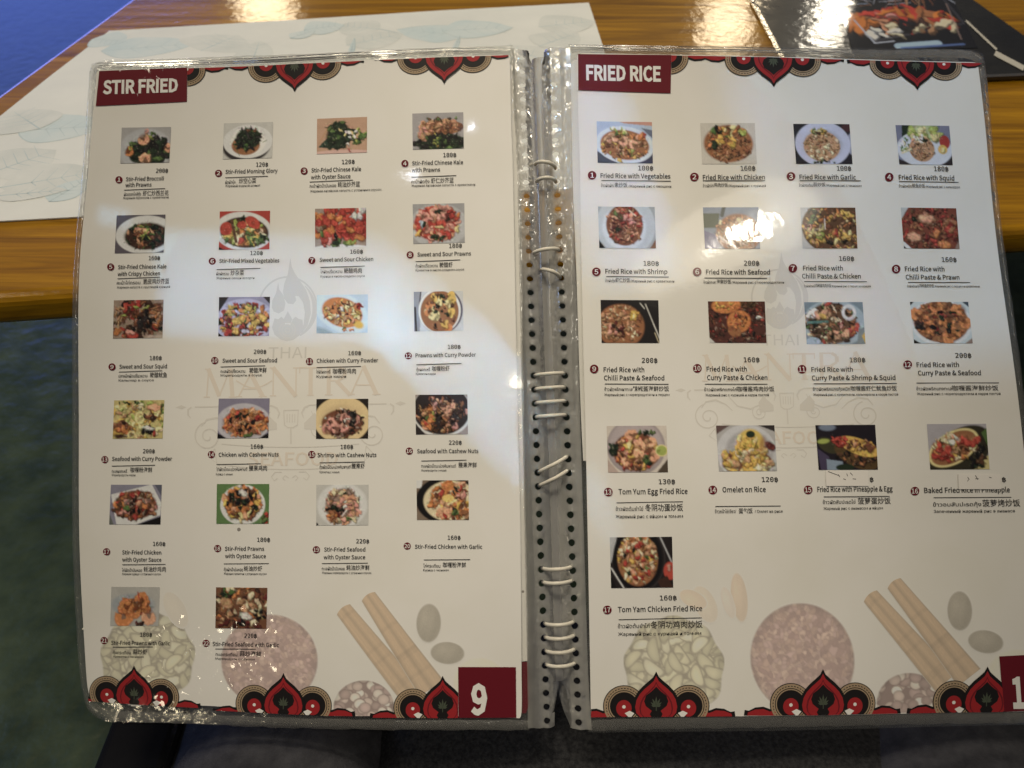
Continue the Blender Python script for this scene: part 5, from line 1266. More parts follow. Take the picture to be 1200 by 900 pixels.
# the pieces of white tape over two prices, with traces of the old figures
for (x0, y0, x1, y1), marks in [((967, 552, 1017, 569.5), [(970, 552.5, 982, 557), (982, 556, 984, 559), (992, 555, 993, 558), (996, 554, 999, 557), (988, 561, 991, 562), (999, 561, 1003, 561.5)]),
                                ((1122, 555.5, 1171, 573.2), [(1133, 559, 1135, 562), (1142, 557, 1145, 562), (1142, 561, 1146, 561), (1158, 559, 1161, 560), (1134, 562, 1133, 564)])]:
    mb = MB()
    put_poly(mb, 'R', [(x0, y0), (x1, y0 + .3), (x1 + 1, y1), (x0 + 1, y1)], 0.00052, 0)
    for m_ in marks: put_line(mb, 'R', *m_, 0.7, 0.0006, 1)
    put_line(mb, 'R', x0, y0, x0 + 1, y1, 0.6, 0.0006, 2)
    mb.build("price_tape", [M_TAPE, M_INK, M_WM], pageR)

# ------------------------------------------------------------------ headings and page numbers
mb = MB()
put_quad(mb, 'L', [(117.5, 84.2), (219, 78.6), (218.2, 118.5), (113.2, 125)], 0.00034, 0)
put_text(mb, 'L', "STIR FRIED", 0.06, 121.5, 208, 110.6, 14.6, 0.00046, 1, tilt=-0.045, skew=-0.03)
tag(mb.build("heading_tab", [M_TAB, M_WHITE], pageL), "maroon tab reading STIR FRIED")
mb = MB()
put_quad(mb, 'R', [(677.3, 63.4), (786.5, 64.8), (786, 109), (677.6, 105.6)], 0.00034, 0)
put_text(mb, 'R', "FRIED RICE", 0.06, 687, 774.5, 93.2, 16.2, 0.00046, 1, tilt=0.02, skew=0.02)
tag(mb.build("heading_tab", [M_TAB, M_WHITE], pageR), "maroon tab reading FRIED RICE")
mb = MB()
put_quad(mb, 'L', [(537, 781.3), (604.5, 782), (605, 841.6), (537.5, 841)], 0.00034, 0)
put_text(mb, 'L', "9", 0.061, 552, 571, 836, 33, 0.00046, 1, tilt=0, skew=0)
tag(mb.build("page_number_tab", [M_TAB, M_WHITE], pageL), "dark red tab with the number 9")
mb = MB()
put_quad(mb, 'R', [(1170.5, 769), (1221, 766), (1228, 832.5), (1177, 834.5)], 0.00034, 0)
put_text(mb, 'R', "10", 0.061, 1188, 1218, 829, 34, 0.00046, 1, tilt=-0.02, skew=0.09)
tag(mb.build("page_number_tab", [M_TAB, M_WHITE], pageR), "dark red tab with the page number cut by the frame")


# ------------------------------------------------------------------ lotus borders
def motif(pg, cx, cy, sc_, up, sk=0.0, tl=0.0, cut=None, keep=None, vy=1.0, curl=0.0):
    """one lotus with two ringed discs and two leaf curls; up=-1 tip towards the top of the photo"""
    mb_ = MB()

    def T(pts):
        out = [(cx + sc_ * x + sc_ * y * up * sk, cy + up * sc_ * y * vy + sc_ * x * tl) for x, y in pts]
        if keep: out = clip(out, keep)
        return out
    def P(pts, h, mi):
        q = T(pts)
        if cut: q = clip(q, cut)
        if len(q) >= 3: put_poly(mb_, pg, q, h, mi)
    def band(a0, a1, cx0, cy0, r0, r1, h, mi, n_=24):
        for i in range(n_):
            u0 = rad(a0 + (a1 - a0) * i / n_); u1 = rad(a0 + (a1 - a0) * (i + 1) / n_)
            P([(cx0 + r0 * math.cos(u0), cy0 + r0 * math.sin(u0)), (cx0 + r1 * math.cos(u0), cy0 + r1 * math.sin(u0)),
               (cx0 + r1 * math.cos(u1), cy0 + r1 * math.sin(u1)), (cx0 + r0 * math.cos(u1), cy0 + r0 * math.sin(u1))], h, mi)
    for s in (-1, 1):
        # leaf curl
        o_ = [(58, 0), (98, 0), (97, 7), (92, 6), (84, 10), (74, 11), (66, 8), (58, 9)]
        i_ = [(58, 0), (94, 0), (93, 4), (84, 7.4), (74, 8.2), (66, 5), (58, 6)]
        P([(s * x, y + curl) for x, y in o_], 0.00024, 3); P([(s * x, y + curl) for x, y in i_], 0.00030, 2)
        # ringed disc
        c = (s * 40, 14)
        P([(c[0] + 26 * math.cos(rad(a)), c[1] + 26 * math.sin(rad(a))) for a in range(0, 360, 9)], 0.00027, 3)
        band(0, 360, c[0], c[1], 22.6, 25.0, 0.00032, 4, 36); band(0, 360, c[0], c[1], 19.8, 21.6, 0.00032, 4, 36); band(0, 360, c[0], c[1], 17.4, 18.8, 0.00032, 4, 36)
        for a in range(0, 360, 10): band(a, a + 4, c[0], c[1], 21.4, 22.8, 0.00033, 4, 1)
        P([(c[0] + 9.6 * math.cos(rad(a)) , c[1] - 3 + 10.5 * math.sin(rad(a))) for a in range(0, 360, 12)], 0.00034, 2)
        P([(s * 34, 0), (s * 31, 0), (s * 27, 5), (s * 33, 8), (s * 39, 5)], 0.00037, 5)
        P([(c[0] + 2.2 * math.cos(rad(a)), c[1] - 1 + 2.2 * math.sin(rad(a))) for a in range(0, 360, 30)], 0.00040, 6)
    half = [(22, 0), (27.5, 6), (29, 14), (27, 24), (22.5, 32), (16, 39), (9, 45), (3.5, 50), (0, 57)]
    full = half + [(-x, y) for x, y in half[::-1][1:]]
    P(full, 0.00038, 3)
    P([(x * .9, y * .9 if y > 0 else 0) for x, y in full], 0.00042, 2)
    P([(x * .72, y * .78 if y > 0 else 0) for x, y in full], 0.00044, 7)
    P([(x * .66, y * .74 if y > 0 else 0) for x, y in full], 0.00046, 2)
    core = [(6, 0), (8, 4), (5.5, 8), (13, 14), (15, 20), (12.5, 27), (6, 32), (0, 38)]
    P(core + [(-x, y) for x, y in core[::-1][1:]], 0.00050, 3)
    for a in (-75, -50, -25, 0, 25, 50, 75):
        L_ = 13 if a == 0 else (11.5 if abs(a) < 40 else 9 if abs(a) < 60 else 6.5)
        d = (math.sin(rad(a)), math.cos(rad(a))); nrm = (d[1], -d[0])
        P([(0, 13), (d[0] * L_ * .55 + nrm[0] * 1.3, 13 + d[1] * L_ * .55 + nrm[1] * 1.3), (d[0] * L_, 13 + d[1] * L_), (d[0] * L_ * .55 - nrm[0] * 1.3, 13 + d[1] * L_ * .55 - nrm[1] * 1.3)], 0.00054, 5 if False else 8)
    P([(-.5, 8), (.5, 8), (.5, 14), (-.5, 14)], 0.00054, 8)
    return mb_


def border(pg, *a, **k):
    motif(pg, *a, **k).build("lotus_border", [M_PAPER, M_PAPER, M_RED, M_BLACK, M_GOLD, M_WHITE, M_WHITE, M_DRED, M_LEAF], PARENT[pg])


def above(x0, y0, x1, y1):      # keep what lies below the paper's upper edge
    return lambda x, y: (y - (y0 + (y1 - y0) * (x - x0) / (x1 - x0)))


def below(x0, y0, x1, y1):
    return lambda x, y: -(y - (y0 + (y1 - y0) * (x - x0) / (x1 - x0)))


tL = above(119, 83.4, 588, 65.4)
border('L', 185, 73, 0.84, 1, vy=0.86, curl=8.0, tl=-0.038, keep=tL, cut=lambda x, y: x - 219)
border('L', 345, 66, 0.84, 1, vy=0.86, curl=8.0, tl=-0.034, keep=tL)
border('L', 521, 58.5, 0.84, 1, vy=0.86, curl=8.0, tl=-0.03, keep=tL, cut=lambda x, y: 596 - x)
tR = above(686, 63, 1140, 73.2)
border('R', 750, 57, 0.86, 1, vy=0.86, curl=8.0, tl=0.015, keep=tR, cut=lambda x, y: x - 786.6)
border('R', 905, 60.5, 0.86, 1, vy=0.86, curl=8.0, tl=0.014, sk=0.03, keep=tR)
border('R', 1073, 65, 0.83, 1, vy=0.86, curl=8.0, tl=0.016, sk=0.05, keep=tR)
bL = [below(110, 822, 250, 832.5), below(250, 832.3, 605, 842)]
border('L', 157, 826, 0.80, -1, tl=0.05, sk=0.02, keep=below(110, 822.4, 250, 832), cut=lambda x, y: x - 103)
border('L', 333, 837, 0.86, -1, tl=0.015, keep=below(250, 832.5, 450, 840.6))
border('L', 519, 841, 0.87, -1, tl=0.004, keep=below(400, 839.6, 605, 842), cut=lambda x, y: 537 - x)
border('R', 769, 840.5, 0.94, -1, tl=-0.014, keep=below(690, 841.4, 880, 838.4), cut=lambda x, y: x - 693)
border('R', 963, 837, 0.94, -1, tl=-0.008, sk=-0.01, keep=below(880, 838, 1050, 835.8))
border('R', 1156, 835.5, 0.96, -1, tl=-0.006, sk=-0.02, keep=below(1050, 836, 1230, 834), cut=lambda x, y: 1171 + (y - 769) * .1 - x)


# ------------------------------------------------------------------ pale watermark
def wm(pg, f):
    """f maps pixel positions of the left page to this page"""
    M3 = [M_WM, M_WMB, M_WML]
    mb_ = MB()
    ps = f(1, 0)[0] - f(0, 0)[0]
    def pl(pts, mi=0, h=0.00006): put_poly(mb_, pg, [f(x, y) for x, y in pts], h, mi)
    def st(pts, w_, mi=0, h=0.00008): put_stroke(mb_, pg, [f(x, y) for x, y in pts], [q * ps for q in w_] if hasattr(w_, '__len__') else w_ * ps, h, mi)
    C = lambda x, y: (230 + x / 4.736, 300 + y / 4.736)
    # ring round the flame
    st([C(505 + 160 * math.cos(rad(a)), 285 + 170 * math.sin(rad(a))) for a in range(-205, 66, 6)], 2.0)
    st([C(505 + 146 * math.cos(rad(a)), 290 + 165 * math.sin(rad(a))) for a in range(-50, 60, 6)], [1 + 3.2 * math.sin(math.pi * i / 18) for i in range(19)])
    big = [(520, 8), (528, 60), (545, 95), (572, 135), (606, 185), (628, 250), (632, 320), (615, 385), (575, 440), (592, 380), (600, 310), (590, 258), (566, 222), (546, 220), (552, 244), (535, 266), (505, 262), (485, 235), (478, 195), (486, 150), (505, 100)]
    pl([C(*p) for p in big])
    lef = [(452, 145), (458, 185), (480, 215), (492, 262), (484, 300), (455, 318), (428, 308), (416, 285), (420, 245), (440, 205)]
    pl([C(*p) for p in lef])
    bowl = [(432, 345), (452, 350), (470, 335), (484, 350), (490, 380), (520, 380), (532, 350), (548, 335), (566, 348), (586, 352), (592, 400), (570, 440), (535, 466), (500, 472), (465, 462), (432, 435), (418, 395)]
    pl([C(*p) for p in bowl])
    pl([C(505, 305), C(530, 350), C(520, 372), C(490, 372), C(482, 350)])
    for r0, w_, mi in ((44, 1.6, 2), (30, 1.4, 2), (12, 1.6, 2)):
        st([C(503 + r0 * math.cos(rad(a)), 410 + r0 * math.sin(rad(a))) for a in range(0, 366, 12)], w_, mi, 0.0001)
    # lettering
    x, y = f(314.5, 420); x1, _ = f(358.5, 420)
    put_text(mb_, pg, "THAI", 0.0, x, x1, y, 13.0 * ps, 0.00008, 0)
    letters = {'M': (0, [((0.05, 0), (0.05, 0), 0), ((.10, 0), (.16, 1), .05), ((.14, 1), (.5, .05), .16), ((.5, .05), (.84, 1), .05), ((.84, 1), (.92, 0), .16)], [(0, .2), (.8, 1.04)], [(.04, .24)]),
               'N': (0, [((.12, 0), (.12, 1), .05), ((.1, 1), (.86, 0), .17), ((.86, 0), (.86, 1), .05)], [(.02, .22)], [(.76, .96), (0, .2)]),
               'T': (0, [((.5, 0), (.5, 1), .16), ((.02, .97), (.98, .97), .06), ((.04, .78), (.04, 1), .04), ((.96, .78), (.96, 1), .04)], [(.36, .64)], []),
               'R': (0, [((.16, 0), (.16, 1), .15), ((.16, .97), (.55, .97), .06), ((.55, .97), (.74, .86), .12), ((.74, .86), (.74, .64), .15), ((.74, .64), (.5, .5), .1), ((.5, .5), (.16, .5), .05), ((.45, .5), (.95, 0), .16)], [(.02, .30), (.84, 1.02)], []),
               'A': (0, [((.08, 0), (.48, 1), .06), ((.46, 1), (.88, 0), .17), ((.24, .34), (.68, .34), .05)], [(0, .2), (.74, 1.0)], [])}
    xs = [('M', 239, 276), ('A', 277, 313), ('N', 316, 352), ('T', 350, 378), ('R', 380, 412), ('A', 408, 446)]
    for ch, xa, xb in xs:
        wd = xb - xa
        top, bot = (430 if ch != 'A' or xa > 300 else 436), 464
        def U(u, v): return (xa + u * wd, bot - v * (bot - top) - 0.02 * (xa - 340))
        for (a, b, w_) in letters[ch][1]:
            if a != b: st([U(*a), U(*b)], w_ * 30, 1)
        for (a, b) in letters[ch][2]: st([U(a, 0.02), U(b, 0.02)], 1.3, 1)
        for (a, b) in letters[ch][3]: st([U(a, 0.98), U(b, 0.98)], 1.3, 1)
    st([(277 + i * 3, 446 + 8.5 * math.sin(math.pi * i / 14)) for i in range(15)], 1.4, 1)
    # flourishes under the lettering
    for s in (-1, 1):
        X = lambda dx: 341 + s * dx
        Y = lambda yy, dx: yy - s * dx * 0.018
        st([(X(dx), Y(475, dx)) for dx in range(22, 116, 6)], 1.6, 2)
        st([(X(d), Y(v, d)) for d, v in ((116, 475), (120, 478), (120, 484), (117, 488))], [1.6, 2.2, 2, .8], 2)
        st([(X(d), Y(v, d)) for d, v in ((22, 475), (16, 478), (13, 484), (15, 490))], [1.6, 2.4, 2, .8], 2)
        pl([(X(d), Y(v, d)) for d, v in ((122, 475), (128, 472.5), (135, 475), (128, 477.5))], 2)
        spc = (X(96), Y(510, 96))
        st([(spc[0] + (2 + a / 40) * math.cos(rad(a * s)), spc[1] + (2 + a / 40) * math.sin(rad(a))) for a in range(0, 620, 15)], 1.5, 2)
        st([(X(d), Y(v, d)) for d, v in ((104, 498), (98, 490), (86, 488), (74, 494), (66, 502))], [1, 2, 2.4, 1.6, .8], 2)
        st([(X(d), Y(v, d)) for d, v in ((70, 484), (60, 496), (44, 500), (30, 494), (24, 482))], [.8, 1.5, 1.8, 1.5, .8], 2)
        spc2 = (X(33), Y(505, 33))
        st([(spc2[0] + (1.2 + a / 70) * math.cos(rad(a * s)), spc2[1] + (1.2 + a / 70) * math.sin(rad(a))) for a in range(0, 620, 20)], 1.2, 2)
        pl([(X(d), Y(v, d)) for d, v in ((16, 496), (28, 484), (34, 492), (33, 505), (16, 503))], 2)
        st([(X(d), Y(v, d)) for d, v in ((88, 524), (96, 533), (86, 541), (88, 524))], 1.1, 2)
        st([(X(d), Y(v, d)) for d, v in ((10, 553), (18, 553), (22, 558), (19, 563), (15, 560))], 1.1, 2)
        st([(X(d), Y(v, d)) for d, v in ((2, 560), (6, 557), (9, 560), (6, 563))], 1.0, 2)
    st([(341 + d, 521 + d * d * -0.0006 + 3) for d in range(-80, 81, 8)], 1.2, 2)
    st([(341 + d, 549 + d * d * -0.0009 + 1) for d in range(-86, 87, 8)], 1.2, 2)
    st([(333, 481), (350, 480.5), (349, 498), (344, 501), (338, 501), (334, 498), (333, 481)], 1.3, 2)
    for d in (337, 340, 343, 346): st([(d, 485), (d, 495)], 1.0, 2)
    st([(341.3, 501), (341.6, 520)], 1.6, 2)
    x, y = f(291, 545.5); x1, _ = f(396, 545.5)
    put_text(mb_, pg, "SEAFOOD", 0.021, x, x1, y, 15 * ps, 0.00008, 1)
    return mb_.build("watermark", M3, PARENT[pg])


wm('L', lambda x, y: (x, y))
wm('R', lambda x, y: (922 + (x - 342) * .965 + (y - 450) * 0.03, 384 + (y - 398) * .925))


# ------------------------------------------------------------------ printed ingredients along the foot of the pages
PAPER = np.array((0.80, 0.785, 0.76))


def vor(nx, ny, pts):
    """nearest and second nearest distance and the index"""
    X, Y = np.meshgrid(np.arange(nx), np.arange(ny))
    d1 = np.full((ny, nx), 1e9); d2 = d1.copy(); ix = np.zeros((ny, nx), int)
    for i, (x, y, a, s1, s2) in enumerate(pts):
        dx, dy = X - x, Y - y
        u_ = (dx * math.cos(a) + dy * math.sin(a)) / s1; v_ = (-dx * math.sin(a) + dy * math.cos(a)) / s2
        d = np.hypot(u_, v_)
        m = d < d1
        d2 = np.where(m, d1, np.minimum(d2, d)); ix = np.where(m, i, ix); d1 = np.where(m, d, d1)
    return d1, d2, ix


def seedish(kind, seed, nx, ny):
    r = random.Random(seed)
    if kind == 'beans':
        n_, s1, s2, cols, dark = 62, 1.7, 0.9, [(202, 191, 156), (192, 182, 148), (208, 198, 166), (186, 176, 142)], (128, 116, 94)
    elif kind == 'mince':
        n_, s1, s2, cols, dark = 620, 1, 1.6, [(176, 142, 126), (160, 126, 116), (196, 164, 146), (150, 116, 108), (184, 150, 140)], (132, 100, 92)
    else:
        n_, s1, s2, cols, dark = 60, 1, 1, [(190, 168, 154), (206, 190, 174), (160, 136, 126), (178, 152, 142), (214, 200, 184)], (128, 106, 98)
    if kind != 'mince':
        X, Y = np.meshgrid(np.arange(nx), np.arange(ny))
        a = np.zeros((ny, nx, 3)); a[:] = lin(dark)
        for q in range(210 if kind == 'beans' else 120):
            x, y, t = r.uniform(-3, nx + 3), r.uniform(-3, ny + 3), r.uniform(0, 3.14)
            ra, rb = (r.uniform(8.5, 12), r.uniform(4.2, 5.6)) if kind == 'beans' else (r.uniform(5, 7),) * 2
            dx, dy = X - x, Y - y
            u_ = dx * math.cos(t) + dy * math.sin(t); v_ = -dx * math.sin(t) + dy * math.cos(t)
            if kind == 'beans': v_ = v_ + 0.022 * u_ * u_ - 1
            d = np.hypot(u_ / ra, v_ / rb)
            c = lin(r.choice(cols)) * r.uniform(.88, 1.06)
            m = np.clip((1.22 - d) / .15, 0, 1)[..., None] * .75
            a = a * (1 - m) + lin(dark) * m
            m = np.clip((1 - d) / .16, 0, 1)[..., None]
            lit = (1.06 - .28 * np.clip(d, 0, 1) ** 2)[..., None]
            a = a * (1 - m) + c * lit * m
        return np.clip(a / ILL, 0, .8)
    pts = [(r.uniform(0, nx), r.uniform(0, ny), r.uniform(0, 3.14), s1 * r.uniform(.8, 1.2), s2 * r.uniform(.8, 1.2)) for _ in range(n_)]
    d1, d2, ix = vor(nx, ny, pts)
    cc = np.array([lin(r.choice(cols)) * r.uniform(.88, 1.08) for _ in range(n_)])
    g = np.clip((d2 - d1) / (2.6 if kind != 'mince' else 1.9), 0, 1)[..., None]
    a = cc[ix] * (0.5 + 0.5 * g) + lin(dark) * 0.5 * (1 - g)
    return np.clip(a / ILL, 0, .8)


def disc_print(name, pg, kind, cx, cy, rx, ry, seed, ymax=None, fade=0.84, lab=None):
    nx = ny = 96 if kind != 'pearls' else 72
    a = seedish(kind, seed, nx, ny)
    X, Y = np.meshgrid(np.linspace(-1, 1, nx), np.linspace(-1, 1, ny))
    q = np.hypot(X, Y)
    if kind == 'beans': q = q + 0.03 * np.sin(9 * np.arctan2(Y, X))
    edge = np.clip((q - .9) / .1, 0, 1)
    a = a * (1 - .25 * np.clip((q - .82) / .15, 0, 1)[..., None])
    m = np.clip((1.0 - q) / .035, 0, 1)[..., None] * fade
    a = a * m + PAPER * (1 - m)
    keep = (q < 1.0)
    if ymax is not None: keep &= (cy + Y * ry < ymax)
    o_ = tint_grid(name, pg, lambda s_, t_: (cx + (2 * s_ - 1) * rx + (2 * t_ - 1) * ry * lean(pg, cx) * .5, cy + (2 * t_ - 1) * ry), a, 0.00004, PARENT[pg], keep)
    if lab: tag(o_, lab)


disc_print("ingredient_print", 'L', 'beans', 172, 772, 56, 56, 3, 828, .72, "pale print of peeled beans")
disc_print("ingredient_print", 'L', 'mince', 316, 774, 58, 55, 4, 836, .72, "pinkish print of chopped seasoning")
disc_print("ingredient_print", 'L', 'pearls', 427, 828, 36, 32, 5, 838, .85, "print of a small bowl of grains")
disc_print("ingredient_print", 'R', 'beans', 790, 783, 59, 62, 6, 838, .72, "pale print of peeled beans")
disc_print("ingredient_print", 'R', 'mince', 940, 772, 62, 66, 7, 836, .72, "pinkish print of chopped seasoning")
disc_print("ingredient_print", 'R', 'pearls', 1067, 826, 41, 38, 8, 835, .85, "print of a small bowl of grains")


def stick(pg, x0, y0, x1, y1, w0, w1, seed):
    nx, ny = 26, 60
    r = np.random.RandomState(seed)
    base = lin((184, 154, 120)); dk = lin((160, 128, 100))
    prof = np.interp(np.linspace(0, 1, nx), [0, .08, .3, .5, .62, .8, 1], [.5, .9, 1.0, .72, .95, 1.0, .62])
    a = base * prof[None, :, None] * (0.93 + .1 * r.rand(1, nx, 1)) * (0.95 + .08 * r.rand(ny, nx, 1))
    for k in range(5):
        y = r.randint(2, ny - 2); a[y:y + 2] *= .92
    a = np.clip(a / ILL, 0, .82)
    a[:, 0] = PAPER * .6 + a[:, 0] * .4; a[:, -1] = PAPER * .6 + a[:, -1] * .4
    a = a * .78 + PAPER * .22
    dx, dy = x1 - x0, y1 - y0; L_ = math.hypot(dx, dy); ux, uy = dx / L_, dy / L_
    def xy(s_, t_):
        w_ = (w0 + (w1 - w0) * t_) * (s_ - .5); bulge = 4 * (1 - (2 * s_ - 1) ** 2) * (1 - 2 * t_) * (-1 if t_ < .5 else 0) * 0.7
        return x0 + dx * t_ - uy * w_ + ux * bulge, y0 + dy * t_ + ux * w_ + uy * bulge
    tag(tint_grid("ingredient_print", pg, xy, a, 0.00010 + seed * 1e-5, PARENT[pg]), "print of a cinnamon stick")


stick('L', 403, 714, 482, 812, 20, 30, 1)
stick('L', 432, 699, 506, 806, 19, 34, 2)
stick('R', 1021, 699, 1108, 800, 21, 32, 1)
stick('R', 1049, 684, 1136, 794, 20, 34, 2)


def pebble(pg, cx, cy, rx, ry, ang, seed, col=(160, 150, 134), fade=.9):
    n_ = 40
    X, Y = np.meshgrid(np.linspace(-1, 1, n_), np.linspace(-1, 1, n_)); q = np.hypot(X, Y)
    a = lin(col) * (0.86 + .22 * np.clip(1 - np.hypot(X + .2, Y + .25), 0, 1))[..., None] * (1 + .03 * np.random.RandomState(seed).randn(n_, n_, 1))
    a = a * (1 + .018 * np.sin(Y * 3 + X * 9))[..., None]
    a = np.clip(a / ILL, 0, .8)
    m = np.clip((1 - q) / .1, 0, 1)[..., None] * fade
    a = a * m + PAPER * (1 - m)
    ca, sa = math.cos(ang), math.sin(ang)
    tag(tint_grid("ingredient_print", pg, lambda s_, t_: (cx + (2 * s_ - 1) * rx * ca - (2 * t_ - 1) * ry * sa, cy + (2 * s_ - 1) * rx * sa + (2 * t_ - 1) * ry * ca), a, 0.00006 + seed * 2e-6, PARENT[pg], q < 1), "print of a smooth grey seed")


pebble('L', 502.5, 730, 15, 23.5, .03, 1); pebble('L', 524.5, 765, 20.5, 13.5, .08, 2)
pebble('R', 1125, 716, 15, 24, -.02, 3); pebble('R', 1155, 752, 21.5, 14, .16, 4)
pebble('L', 562, 800, 32, 30, 0, 5, (214, 200, 172), .5)
pebble('R', 1190, 792, 34, 32, 0, 6, (214, 200, 172), .5)
pebble('R', 826, 708, 13, 24, -.45, 7, (206, 186, 160), .5); pebble('R', 812, 702, 10, 18, -1.1, 8, (206, 176, 140), .45)
pebble('R', 866, 700, 10, 30, -.12, 9, (200, 174, 146), .6); pebble('R', 853, 706, 7, 20, -.3, 10, (206, 186, 166), .4)
pebble('L', 205, 715, 12, 24, -.5, 11, (196, 178, 150), .3)

# ------------------------------------------------------------------ second menu, lying closed at the back
BZ = TZ + 0.006
bq = [on_z(882, -10, BZ), on_z(911, 62, BZ), on_z(1000, 92, BZ), on_z(1155, 84, BZ), on_z(1215, 86, BZ), on_z(1232, 60, BZ), on_z(1150, -12, BZ)]
bq = [on_z(880, -6, BZ), on_z(935, 98, BZ), on_z(1262, 84, BZ), on_z(1128, -10, BZ)]
bc = sum(bq, Vector()) / 4
black = empty("closed_menu", (bc.x, bc.y, TZ))
tag(black, "closed black glossy menu with grilled prawns on its cover, behind the open menu", "menu")
mb = MB()
top = [p - Vector((bc.x, bc.y, TZ)) for p in bq]; botm = [Vector((p.x, p.y, 0.001)) for p in top]
mb.add(top + botm, [(3, 2, 1, 0), (4, 5, 6, 7), (0, 1, 5, 4), (1, 2, 6, 5), (2, 3, 7, 6), (3, 0, 4, 7)])
cover = bevel(mb.build("cover", [M_COVER], black), 0.0012)
mb = MB()
for off in (0.004,):
    a_, b_ = top[1], top[2]
    mb.add([a_ + Vector((0, 0, .0008)), b_ + Vector((0, 0, .0008)), b_ + Vector((0, -.004, .0002)), a_ + Vector((0, -.004, .0002))], [(0, 1, 2, 3)])
    mb.add([top[1] + Vector((0, 0, .0008)), top[1] + Vector((-.004, 0, 0.0002)), top[0] + Vector((-.004, 0, 0.0002)), top[0] + Vector((0, 0, .0008))], [(0, 1, 2, 3)])
mb.build("sleeve_edge", [M_WELD], black)


def cover_paint():
    P_ = Paint(77, 'k')
    P_.a[:] = lin((20, 19, 20))
    P_.poly([(.08, .12), (.9, .05), (1, .62), (.2, .85)], (52, 48, 48)); P_.poly([(.1, .15), (.88, .08), (.97, .6), (.22, .8)], (24, 21, 22))
    for i in range(26):
        x = P_.r.uniform(.15, .6); y = P_.r.uniform(.05, .3)
        P_.line(x, y, x + P_.r.uniform(-.12, .2), y + P_.r.uniform(-.08, .1), .008, P_.r.choice(['W', 'u', 'n', 'q']))
    for i in range(18):
        x = P_.r.uniform(.55, .85); P_.line(x, P_.r.uniform(0, .15), x + P_.r.uniform(-.15, .1), P_.r.uniform(.15, .35), .010, P_.r.choice(['n', 't', 'b']))
    P_.heap(.18, .5, .14, .1, 16, .06, .12, 'Ooto', .4); P_.heap(.5, .42, .3, .08, 24, .06, .12, 'RopR', .35); P_.heap(.78, .5, .16, .1, 18, .05, .1, 'RnRo', .4)
    P_.heap(.62, .62, .3, .08, 26, .04, .09, 'nbtRkc', .45); P_.heap(.3, .7, .12, .07, 8, .04, .08, 'cOs', .5); P_.heap(.62, .56, .1, .03, 6, .05, .08, 'kB', .5)
    P_.line(.1, .5, .2, .85, .015, 'W'); P_.line(.2, .86, .36, .84, .014, 'W'); P_.line(.82, .0, 1, .3, .012, 'W'); P_.line(.38, .92, .7, .9, .05, 'u'); P_.line(.4, .95, .9, .93, .02, (80, 96, 130)); P_.line(.92, .3, .9, .85, .012, 'q')
    return np.clip(P_.a / np.array((.8, .68, .5)), .006, .8)


cp = cover_paint()[::1, ::1]
quad = [(975, -14), (1108, -18), (1146, 56), (1000, 62)]


def cxy(s_, t_):
    x = (quad[0][0] * (1 - s_) + quad[1][0] * s_) * (1 - t_) + (quad[3][0] * (1 - s_) + quad[2][0] * s_) * t_
    y = (quad[0][1] * (1 - s_) + quad[1][1] * s_) * (1 - t_) + (quad[3][1] * (1 - s_) + quad[2][1] * s_) * t_
    return on_z(x, y, BZ + 0.0004) - Vector((bc.x, bc.y, TZ))


rows, cols = cp.shape[:2]
me = bpy.data.meshes.new("cover_photo")
me.from_pydata([tuple(cxy(i / (cols - 1), j / (rows - 1))) for j in range(rows) for i in range(cols)], [],
               [(j * cols + i, (j + 1) * cols + i, (j + 1) * cols + i + 1, j * cols + i + 1) for j in range(rows - 1) for i in range(cols - 1)])
at_ = me.color_attributes.new("tint", 'FLOAT_COLOR', 'POINT')
fl = np.ones((rows * cols, 4)); fl[:, :3] = cp.reshape(-1, 3); at_.data.foreach_set('color', fl.ravel())
tag(link("cover_photo", me, [M_PRINT], black), "photo of grilled prawns on a plate")
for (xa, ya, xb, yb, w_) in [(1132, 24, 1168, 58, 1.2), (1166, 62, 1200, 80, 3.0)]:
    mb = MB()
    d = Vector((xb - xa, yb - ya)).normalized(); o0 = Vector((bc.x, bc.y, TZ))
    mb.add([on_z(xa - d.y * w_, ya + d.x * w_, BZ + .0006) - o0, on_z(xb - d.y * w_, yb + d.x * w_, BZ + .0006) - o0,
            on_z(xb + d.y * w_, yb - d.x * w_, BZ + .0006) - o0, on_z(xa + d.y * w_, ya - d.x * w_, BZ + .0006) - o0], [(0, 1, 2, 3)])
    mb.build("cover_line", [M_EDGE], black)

# ------------------------------------------------------------------ sitter and chair
me = bpy.data.meshes.new("person")
# pelvis first, then both legs to the feet
vsk = [(0.02, -0.20, 0.56), (-0.10, -0.17, 0.55), (-0.125, 0.06, 0.525), (-0.13, 0.33, 0.50), (-0.13, 0.36, 0.26), (-0.13, 0.37, 0.08), (-0.13, 0.47, 0.045),
       (0.14, -0.17, 0.55), (0.215, 0.06, 0.525), (0.28, 0.30, 0.505), (0.29, 0.34, 0.26), (0.29, 0.35, 0.08), (0.30, 0.45, 0.045), (0.02, -0.26, 0.70)]
esk = [(0, 1), (1, 2), (2, 3), (3, 4), (4, 5), (5, 6), (0, 7), (7, 8), (8, 9), (9, 10), (10, 11), (11, 12), (0, 13)]
rsk = [.13, .10, .082, .066, .056, .042, .036, .10, .088, .07, .056, .042, .036, .135]
me.from_pydata(vsk, esk, [])
person = link("person", me, [M_TROUSER])
sk = person.modifiers.new("skin", 'SKIN'); sk.use_smooth_shade = True
for i, r_ in enumerate(rsk): me.skin_vertices[0].data[i].radius = (r_, r_)
me.skin_vertices[0].data[0].use_root = True
person.modifiers.new("sub", 'SUBSURF').levels = 3
person.modifiers["sub"].render_levels = 3
tx = bpy.data.textures.new("folds", 'CLOUDS'); tx.noise_scale = 0.055; tx.noise_depth = 2
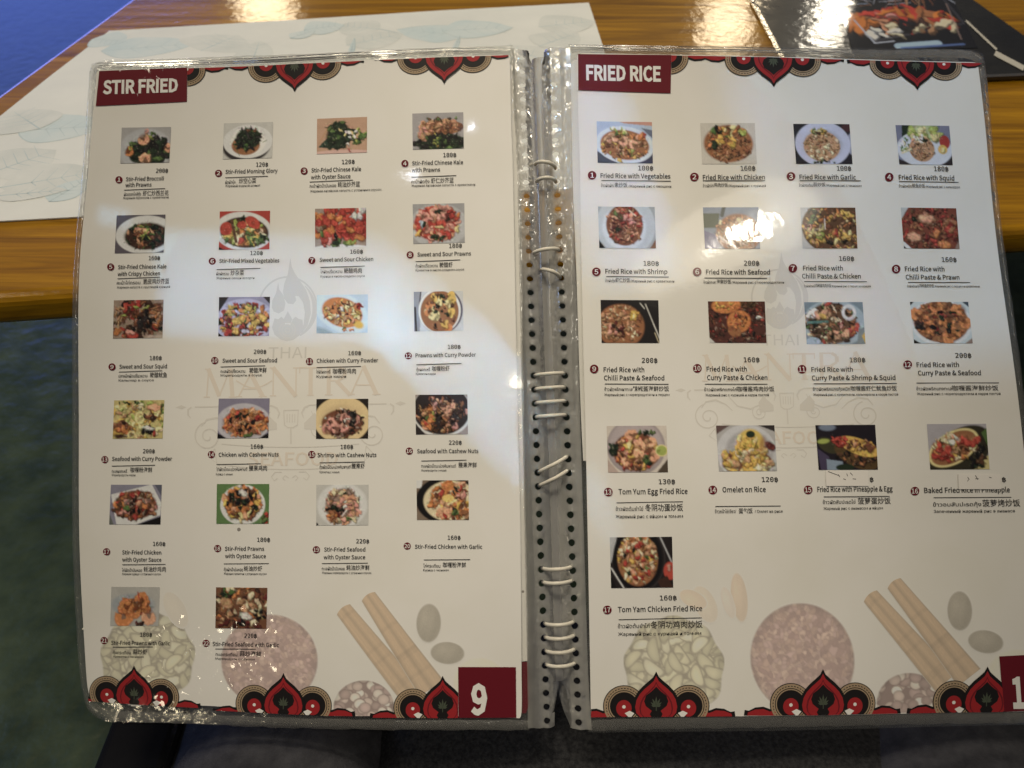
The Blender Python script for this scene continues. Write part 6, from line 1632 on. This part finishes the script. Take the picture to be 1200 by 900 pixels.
dm = person.modifiers.new("folds", 'DISPLACE'); dm.texture = tx; dm.strength = 0.022; dm.mid_level = 0.5
tag(person, "seated person's lap in dark trousers under the open menu, the rest out of frame", "person")

# the hem of a dark knitted top spread over the lap
GX, GY = 90, 70
vs = []
import mathutils
for j in range(GY):
    for i in range(GX):
        x = -0.095 + 0.52 * i / (GX - 1); y = -0.24 + 0.50 * j / (GY - 1)
        f = math.sin(16 * x + 22 * y + 2.5 * math.sin(9 * y)) * 0.5 + mathutils.noise.noise((x * 14, y * 9, 3.1))
        z = 0.573 + 0.011 * f - 0.05 * max(0, (x - 0.3) / 0.12) ** 2 - 0.05 * max(0, (-0.05 - x) / 0.045) ** 2 - 0.02 * max(0, (y - 0.18) / 0.08) ** 2
        vs.append((x, y, z))
mb = MB(); mb.add(vs, [(j * GX + i, j * GX + i + 1, (j + 1) * GX + i + 1, (j + 1) * GX + i) for j in range(GY - 1) for i in range(GX - 1)])
M_KNIT = simple("black_knit", (0.034, 0.034, 0.036), 0.9, 0.2, noise=((0.010, 0.010, 0.012), 420), bump=0.0012, bscale=700)
hem = mb.build("top_hem", [M_KNIT], person, True)
so = hem.modifiers.new("thickness", 'SOLIDIFY'); so.thickness = 0.003

ch = empty("chair", (0.0, -0.12, 0))
c0 = ch.location
mb = MB(); box_mb(mb, -0.17, 0.25, -0.22, 0.24, 0.40, 0.44); bevel(mb.build("seat", [M_CHAIR], ch), 0.012, 3)
mb = MB(); box_mb(mb, -0.18, 0.26, -0.27, -0.235, 0.52, 0.80); bevel(mb.build("backrest", [M_CHAIR], ch), 0.012, 3)
for x in (-0.212, 0.46):
    mb = MB(); box_mb(mb, x - 0.021, x + 0.021, -0.25, 0.36, 0.535, 0.55); bevel(mb.build("armrest", [M_CHAIR], ch), 0.006, 4)
    for y in (-0.24, 0.25):
        mb = MB(); box_mb(mb, x - 0.012, x + 0.012, y - 0.012, y + 0.012, 0, 0.5345); bevel(mb.build("leg", [M_CHAIR], ch), 0.003)
    mb = MB(); xa, xb = sorted((x, -0.17 if x < 0 else 0.25)); box_mb(mb, xa, xb, -0.01, 0.02, 0.405, 0.43); mb.build("rail", [M_CHAIR], ch)
    mb = MB(); xa, xb = sorted((x, -0.18 if x < 0 else 0.26)); box_mb(mb, xa, xb, -0.26, -0.24, 0.56, 0.60); mb.build("rail", [M_CHAIR], ch)
tag(ch, "black lacquered chair with slim armrest, mostly hidden below the open menu", "chair")
